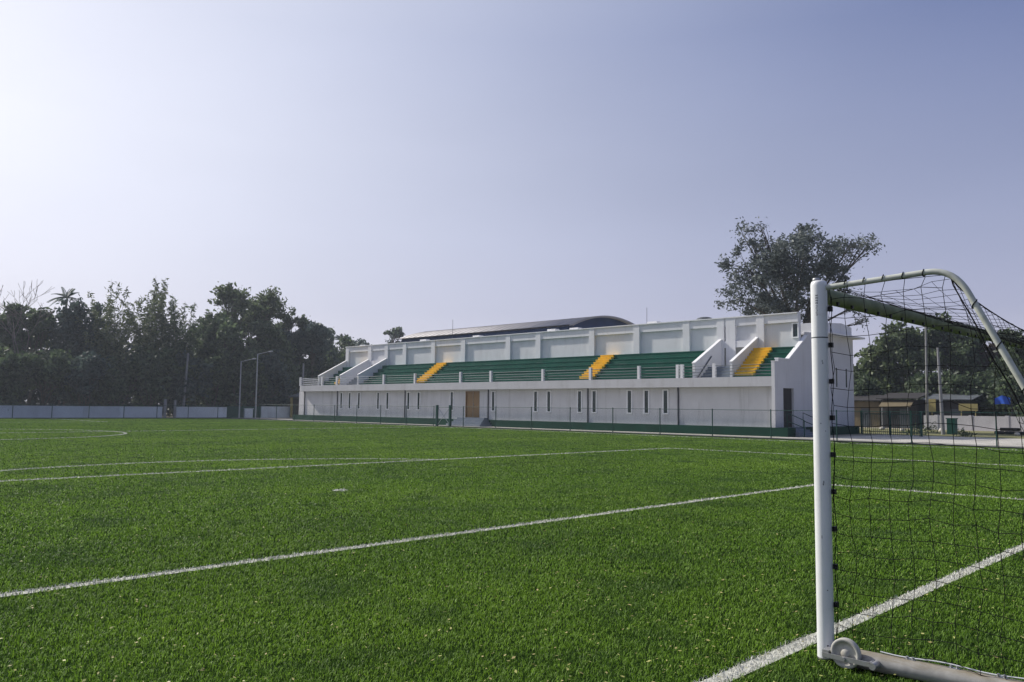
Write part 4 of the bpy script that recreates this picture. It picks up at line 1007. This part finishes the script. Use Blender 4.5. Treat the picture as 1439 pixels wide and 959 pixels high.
def tree(name, label, x, y, h, rad, mat, seed, leaves=6000, lsize=0.28, clump=0.75, trunk_h=0.35, levels=4, spread=0.75, bare=False, bark='bark', group=None, fill=0.25, lean=0.0, kids=(3,4), squash=1.0, cat='tree', trunk_r=None):
    rng = np.random.default_rng(seed); rnd = random.Random(seed)
    segs, tips = [], []
    def grow(p, d, L, r, lv):
        pts = [p]; q = p.copy(); dd = d.copy()
        for _ in range(3):
            dd = (dd + Vector((rnd.gauss(0,.14), rnd.gauss(0,.14), rnd.gauss(0.03,.10)))).normalized(); q = q + dd*(L/3); pts.append(q.copy())
        segs.append((pts, r, lv))
        if lv >= levels: tips.append(q.copy()); tips.append(pts[2].copy()); return
        for k in range(rnd.randint(*kids)):
            a = rnd.uniform(0, 2*PI); s = spread*rnd.uniform(0.55, 1.25)
            o = dd.orthogonal().normalized(); o2 = dd.cross(o)
            nd = (dd*math.cos(s) + (o*math.cos(a)+o2*math.sin(a))*math.sin(s) + Vector((0,0,0.12))).normalized()
            st = pts[rnd.choice((2,3,3))]
            grow(st.copy(), nd, L*rnd.uniform(0.58, 0.85), r*0.58, lv+1)
    grow(Vector((0,0,0)), Vector((lean,0,1)).normalized(), 1.0, 0.06, 0)
    T = np.array([t[:] for t in tips])
    top = np.percentile(T[:,2], 98); cxy = np.median(T[:,:2], axis=0)*0.6; rr = np.percentile(np.hypot(T[:,0]-cxy[0], T[:,1]-cxy[1]), 90)
    tz = 1.0           # trunk length in model units
    sxy = (rad-clump*0.6)/rr; 
    def warp(p):
        z = p[2]
        if z <= tz: Z = z/tz*h*trunk_h
        else: Z = h*trunk_h + (z-tz)/(top-tz)*(h*(1-trunk_h)-clump*0.6)
        f = min(1, max(0, z/tz))
        return Vector((x + (p[0]-cxy[0]*f)*sxy, y + (p[1]-cxy[1]*f)*sxy, Z))
    t = thing(name, label, cat, (x, y, 0), group)
    tr_ = trunk_r or h*0.018
    mb = MB()
    for pts, r, lv in segs:
        R0 = tr_*(r/0.06); n_ = 7 if lv < 2 else 4
        W_ = [warp(p) for p in pts]
        if lv == 0: W_[0].z = -0.05
        mb.tube([tuple(p) for p in W_], [max(0.012 if not bare else 0.017, R0*(1-0.4*i/3)) for i in range(4)], n_, False)
    build('trunk', mb, M[bark], t)
    if not bare:
        TT = np.array([warp(p)[:] for p in T]); m_ = len(TT)
        wgt = rng.uniform(0.3, 1.0, m_); wgt /= wgt.sum()
        idx = rng.choice(m_, int(leaves*(1-fill)), p=wgt)
        sg = clump*rng.uniform(0.5, 1.2, m_)[idx][:,None]
        c1 = TT[idx] + rng.normal(0, 1, (len(idx), 3))*sg*np.array([0.5,0.5,0.36])
        j1 = rng.choice(m_, int(leaves*fill)); j2 = rng.choice(m_, int(leaves*fill)); f = rng.uniform(0.55, 1, len(j1))[:,None]
        cc = TT.mean(axis=0)
        c2 = cc + (TT[j1]-cc)*f + rng.normal(0, clump*0.5, (len(j1), 3))
        c = np.concatenate([c1, c2]); c = c[c[:,2] > 0.3]
        link_leaves('crown', leaf_cloud(c, lsize, rng), M[mat], t)
    return t
def bamboo(label, x, y, h, rad, seed, mat='leaf_bam', culms=34, group=None, dens=1.0):
    rng = np.random.default_rng(seed); rnd = random.Random(seed)
    t = thing('bamboo_clump', label, 'bamboo', (x, y, 0), group)
    mb = MB(); cs = []
    for k in range(culms):
        a = rnd.uniform(0, 2*PI); b0 = rnd.uniform(0, 1.1); hh = h*(1.0 if k < 2 else rnd.uniform(0.62, 0.97)); ln = rad*rnd.uniform(0.1, 0.9)*(0.5 if k < 2 else 1)
        pts = []
        for i in range(9):
            s = i/8; o = b0+ln*s**2.2; pts.append((x+math.cos(a)*o, y+math.sin(a)*o, hh*(s-0.10*s**4*(ln/rad))-0.02))
        mb.tube(pts, [0.05*(1-0.8*i/8) for i in range(9)], 5, False)
        for i in range(int(26*dens)):
            s = 0.16+0.84*i/26/dens; f = s*8; i0 = min(7, int(f)); p = np.array(pts[i0])+(np.array(pts[i0+1])-np.array(pts[i0]))*(f-i0)
            sp = 0.95*(1-s)**0.55+0.16; n_ = 10
            d = rng.normal(0, 1, 3); d[2] = abs(d[2])*0.5; d /= np.linalg.norm(d)
            br = rng.uniform(0, 1, n_)[:,None]
            cs.append(p + d*sp*br + rng.normal(0, 0.16, (n_, 3)) - np.array([0,0,0.18])*br**2)
    build('culms', mb, M['culm'], t)
    c = np.concatenate(cs); c = c[c[:,2] > 0.5]
    link_leaves('foliage', leaf_cloud(c, 0.27, rng, 0.26, 0.35), M[mat], t)
def palm(label, x, y, h, rad, seed, mat='leaf_blue', group=None, n=15):
    rng = np.random.default_rng(seed); rnd = random.Random(seed)
    t = thing('palm_tree', label, 'palm', (x, y, 0), group)
    mb = MB(); top = h-rad*0.45
    mb.tube([(x, y, -0.05), (x+0.1, y, top*0.5), (x+0.25, y, top)], [0.17, 0.13, 0.11], 8, False); build('trunk', mb, M['bark'], t)
    V_ = []
    for k in range(n):
        a = 2*PI*k/n+rnd.uniform(-.2,.2); e = rnd.uniform(0.05, 1.45)
        for i in range(22):
            s = i/21; rr = rad*1.1*s*(math.cos(e)+0.25*s); zz = top + rad*(math.sin(e)*s*1.05 - 0.75*s*s*math.cos(e)-0.12*s*s)
            p = np.array([x+0.25+math.cos(a)*rr, y+math.sin(a)*rr, zz])
            for sd2 in (-1, 1):
                L_ = 0.42*rad/1.5*(1-0.55*abs(2*s-0.9)); d = np.array([-math.sin(a)*sd2*0.8+math.cos(a)*0.5, math.cos(a)*sd2*0.8+math.sin(a)*0.5, -0.45]); d /= np.linalg.norm(d)
                w2 = np.array([math.cos(a), math.sin(a), 0])*0.09
                V_ += [p-w2*0.5, p+d*L_*0.5+w2, p+d*L_, p+d*L_*0.5-w2]
    link_leaves('fronds', np.array(V_), M[mat], t)

G1 = 'trees behind the far boundary wall'
tree('bare_tree', 'leafless pale tree with fine upright twigs at the far left', 15.6, 98, 14.8, 4.6, None, 3, bare=True, bark='palebark', levels=5, trunk_h=0.40, spread=0.42, clump=0.0, kids=(2,3), group=G1, trunk_r=0.13)
tree('broadleaf_tree', 'low dense green tree at the very left edge in front of the leafless tree', 12.2, 99, 10.6, 3.4, 'leaf_mid', 21, 7000, 0.27, group=G1)
tree('broadleaf_tree', 'dark rounded tree between the leafless tree and the palm on the left', 18.8, 103, 12.6, 3.6, 'leaf_dark', 22, 8000, 0.28, group=G1)
palm('bluish palm crown sticking out above the left trees', 22.5, 104, 14.9, 1.6, 5, group=G1)
tree('broadleaf_tree', 'bluish dark tree right beneath the left palm crown', 22.6, 102, 13.4, 3.6, 'leaf_blue', 23, 8000, 0.28, group=G1)
bamboo('pale green feathery bamboo right of the palm with a pointed top', 26.0, 99, 16.4, 3.8, 31, group='bamboo behind the far boundary wall')
bamboo('tallest bamboo clump with a drooping plume at its top', 30.2, 98, 17.6, 3.4, 32, group='bamboo behind the far boundary wall')
bamboo('darker bamboo clump directly behind the leaning utility pole', 34.0, 97.5, 15.6, 3.2, 33, 'leaf_dark', group='bamboo behind the far boundary wall')
tree('broadleaf_tree', 'shorter dark tree in the dip right of the bamboo', 39.6, 102, 13.6, 3.6, 'leaf_dark', 24, 8000, 0.28, group=G1)
tree('broadleaf_tree', 'open crowned tall tree above the shorter street lamp', 44.0, 104, 17.9, 3.5, 'leaf_mid', 25, 6000, 0.26, 0.8, 0.45, fill=0.12, group=G1)
tree('broadleaf_tree', 'open crowned tall tree above the taller street lamp', 49.2, 106, 17.9, 3.4, 'leaf_mid', 26, 6000, 0.26, 0.8, 0.45, fill=0.12, group=G1)
tree('broadleaf_tree', 'thin flat topped tree with sky showing under its crown', 53.6, 105, 15.2, 2.4, 'leaf_dark', 27, 2600, 0.25, 0.6, 0.62, fill=0.05, group=G1)
tree('broadleaf_tree', 'blue-green pointed tree left of the grandstand corner', 54.8, 101, 13.3, 2.6, 'leaf_blue', 28, 7000, 0.26, group=G1)
tree('broadleaf_tree', 'round blue-green tree just above the far balcony corner', 60.2, 107, 13.3, 2.8, 'leaf_blue', 29, 7000, 0.27, group=G1)
tree('broadleaf_tree', 'hazy tree directly left of the high back wall of the grandstand', 71, 122, 13.9, 3.6, 'leaf_blue', 30, 7000, 0.3, group=G1)
palm('small hazy palm showing left of the high back wall', 78.7, 130, 14.9, 2.0, 6, group=G1)
tree('broadleaf_tree', 'low tree behind the pavilion roof at the far corner', 56, 104, 9.0, 4.0, 'leaf_dark', 41, 8000, 0.3, trunk_h=0.2, group=G1)
tree('broadleaf_tree', 'broad dark tree filling the space behind both street lamps', 46, 99.5, 12.5, 4.6, 'leaf_dark', 42, 11000, 0.3, trunk_h=0.15, group=G1)
tree('broadleaf_tree', 'dark tree filling the space right of the leaning utility pole', 38.5, 98.5, 12.2, 4.2, 'leaf_dark', 43, 10000, 0.3, trunk_h=0.15, group=G1)
tree('broadleaf_tree', 'blue-green tree closing the gap beneath the thin flat topped tree', 52.6, 103, 12.2, 3.2, 'leaf_blue', 44, 8000, 0.28, trunk_h=0.15, group=G1)
tree('broadleaf_tree', 'broad hazy tree behind the sloping parapets at the far end of the grandstand', 66, 114, 12.8, 4.6, 'leaf_dark', 45, 9000, 0.3, trunk_h=0.2, group=G1)
SH = [(10.5,93.5,6.0,'dark shrub at the very left edge behind the far wall'),(14.6,93.5,6.6,'dark shrub beneath the leafless tree behind the far wall'),(18.4,94,7.0,'dark shrub under the tree left of the palm'),
      (22.0,94,6.8,'dark shrub under the palm behind the far wall'),(25.8,94,7.0,'dark shrub under the pale bamboo behind the far wall'),(29.6,94.6,7.4,'dark shrub under the tallest bamboo'),
      (33.2,95.4,7.6,'dark shrub behind the base of the leaning utility pole'),(36.8,94.8,7.6,'dark shrub between the utility pole and the shorter street lamp'),(40.6,95,8.0,'dark shrub behind the shorter street lamp'),
      (44.6,96,8.4,'dark shrub behind the taller street lamp'),(49.4,98,7.0,'dark shrub left of the pavilion')]
for i, (x, y, h, lb) in enumerate(SH):
    tree('shrub', lb, x, y, h, 3.0, 'leaf_dark' if i % 3 else 'leaf_blue', 60+i, 6500, 0.27, 0.8, 0.10, levels=3, spread=0.8, group='shrubs behind the far wall', cat='shrub', kids=(4,5))
for i, (x, y, h, lb) in enumerate(((88,140,15.2,'hazy distant tree topping the left end of the high back wall'),(98,150,16.2,'hazy distant tree left of the hall roof showing above the wall'),(104.5,150,16.6,'hazy distant tree touching the left end of the hall roof'))):
    tree('broadleaf_tree', lb, x, y, h, 4.2, 'leaf_blue', 80+i, 4500, 0.34, group='distant trees above the back wall')
tree('broadleaf_tree', 'small dark tuft crowned tree standing above the wall left of the hall roof', 99.5, 141, 18.6, 2.0, 'leaf_dark', 88, 1500, 0.3, 0.5, 0.80, levels=3, fill=0.1, group='distant trees above the back wall')
# right side
EU = [(1110,388,62,50),(1124,330,24,24),(1046,345,22,20),(1072,332,10,10),(1044,392,34,34),(1030,432,26,18),(1168,346,26,18),(1172,384,26,24),(1212,356,20,15),(1100,438,66,26),(1158,414,34,24),(1085,360,26,26),(1224,352,18,14),(1192,352,18,15),(1206,438,18,18),(1214,464,10,10),(1186,424,10,10)]
lobe_tree('eucalyptus_tree', 'tall grey-green airy tree rising behind the right end of the grandstand', 58.0, 29.6, [((px-1112)/16.1, 19.1-(py-306)/16.1, rx/16.1, ry/16.1) for px, py, rx, ry in EU], 'leaf_euc', 91, 16500, 0.15, 7.0, 0.36, clump=0.62)
G3 = 'trees right of the grandstand'
tree('broadleaf_tree', 'dark low tree touching the end wall of the grandstand', 88, 35.0, 8.2, 3.4, 'leaf_dark', 93, 7000, 0.28, trunk_h=0.2, group=G3)
tree('broadleaf_tree', 'big mid green rounded tree behind the pale awning shack', 88, 31.0, 11.2, 4.4, 'leaf_mid', 94, 11000, 0.28, trunk_h=0.2, group=G3)
tree('broadleaf_tree', 'dark leafy tree behind the tallest pole', 92, 27.6, 12.2, 4.0, 'leaf_dark', 95, 9000, 0.28, trunk_h=0.25, group=G3)
tree('broadleaf_tree', 'reddish brown leaved tree behind the sagging net corner', 95, 24.0, 10.6, 3.0, 'leaf_rust', 96, 4500, 0.28, trunk_h=0.3, fill=0.1, group=G3)
tree('broadleaf_tree', 'dark tree behind the blue tarpaulin', 86, 19.2, 9.8, 3.6, 'leaf_dark', 97, 8000, 0.28, trunk_h=0.2, group=G3)
tree('broadleaf_tree', 'dark tree at the right edge under the crossbar', 90, 15.0, 11.4, 4.2, 'leaf_dark', 98, 8000, 0.28, trunk_h=0.2, group=G3)
tree('broadleaf_tree', 'greyish tree right of the dark crossbar at the picture edge', 84, 11.2, 10.4, 3.6, 'leaf_euc', 99, 6000, 0.26, trunk_h=0.3, group=G3)
for i, (x, y, h, lb) in enumerate(((82,33.4,5.2,'dark bush behind the tan walled shack'),(82.5,27,5.6,'dark bush above the roof of the awning shack'),(82,22.6,5.4,'dark bush behind the yellow upright board'),(80,18.4,4.8,'dark bush behind the grey wall left of the blue tarpaulin'),(78,14.6,4.6,'dark bush behind the grey wall right of the blue tarpaulin'),(78,10.6,4.8,'dark bush at the right edge behind the grey wall'))):
    tree('shrub', lb, x, y, h, 3.2, 'leaf_dark', 110+i, 5500, 0.26, 0.75, 0.1, levels=3, spread=0.8, group='bushes right of the grandstand', cat='shrub', kids=(4,5))

woodland('woodland', 'dense dark wood closing the view behind the trees at the far end', [(5,110,8.5),(16,112,9.5),(28,113,11.0),(40,114,11.0),(52,115,10.5),(60,117,9.0),(72,126,9.5),(84,136,9.5)], 'leaf_wood', 201, 60000, 0.34, 5.0)
woodland('woodland', 'dense dark wood closing the view behind the shacks on the right', [(95,42,6.0),(96,34,7.5),(99,27,8.0),(97,20,7.5),(94,13,7.5),(90,5,7.0)], 'leaf_wood', 202, 22000, 0.32, 3.0)
# ------------------------------------------------------------------ the hazy air
HAZE = 0.00046
m = bpy.data.materials.new('hazy_air'); m.use_nodes = True; nt = m.node_tree; nt.nodes.clear()
out = nt.nodes.new('ShaderNodeOutputMaterial'); pv = nt.nodes.new('ShaderNodeVolumePrincipled'); nt.links.new(pv.outputs[0], out.inputs['Volume'])
pv.inputs['Color'].default_value = (0.80, 0.88, 1.0, 1); pv.inputs['Density'].default_value = HAZE; pv.inputs['Anisotropy'].default_value = 0.3
mb = MB(); mb.box(-1000, 1000, -1000, 1000, -1.03, 24.0)
tag(build('haze', mb, m), kind='stuff')
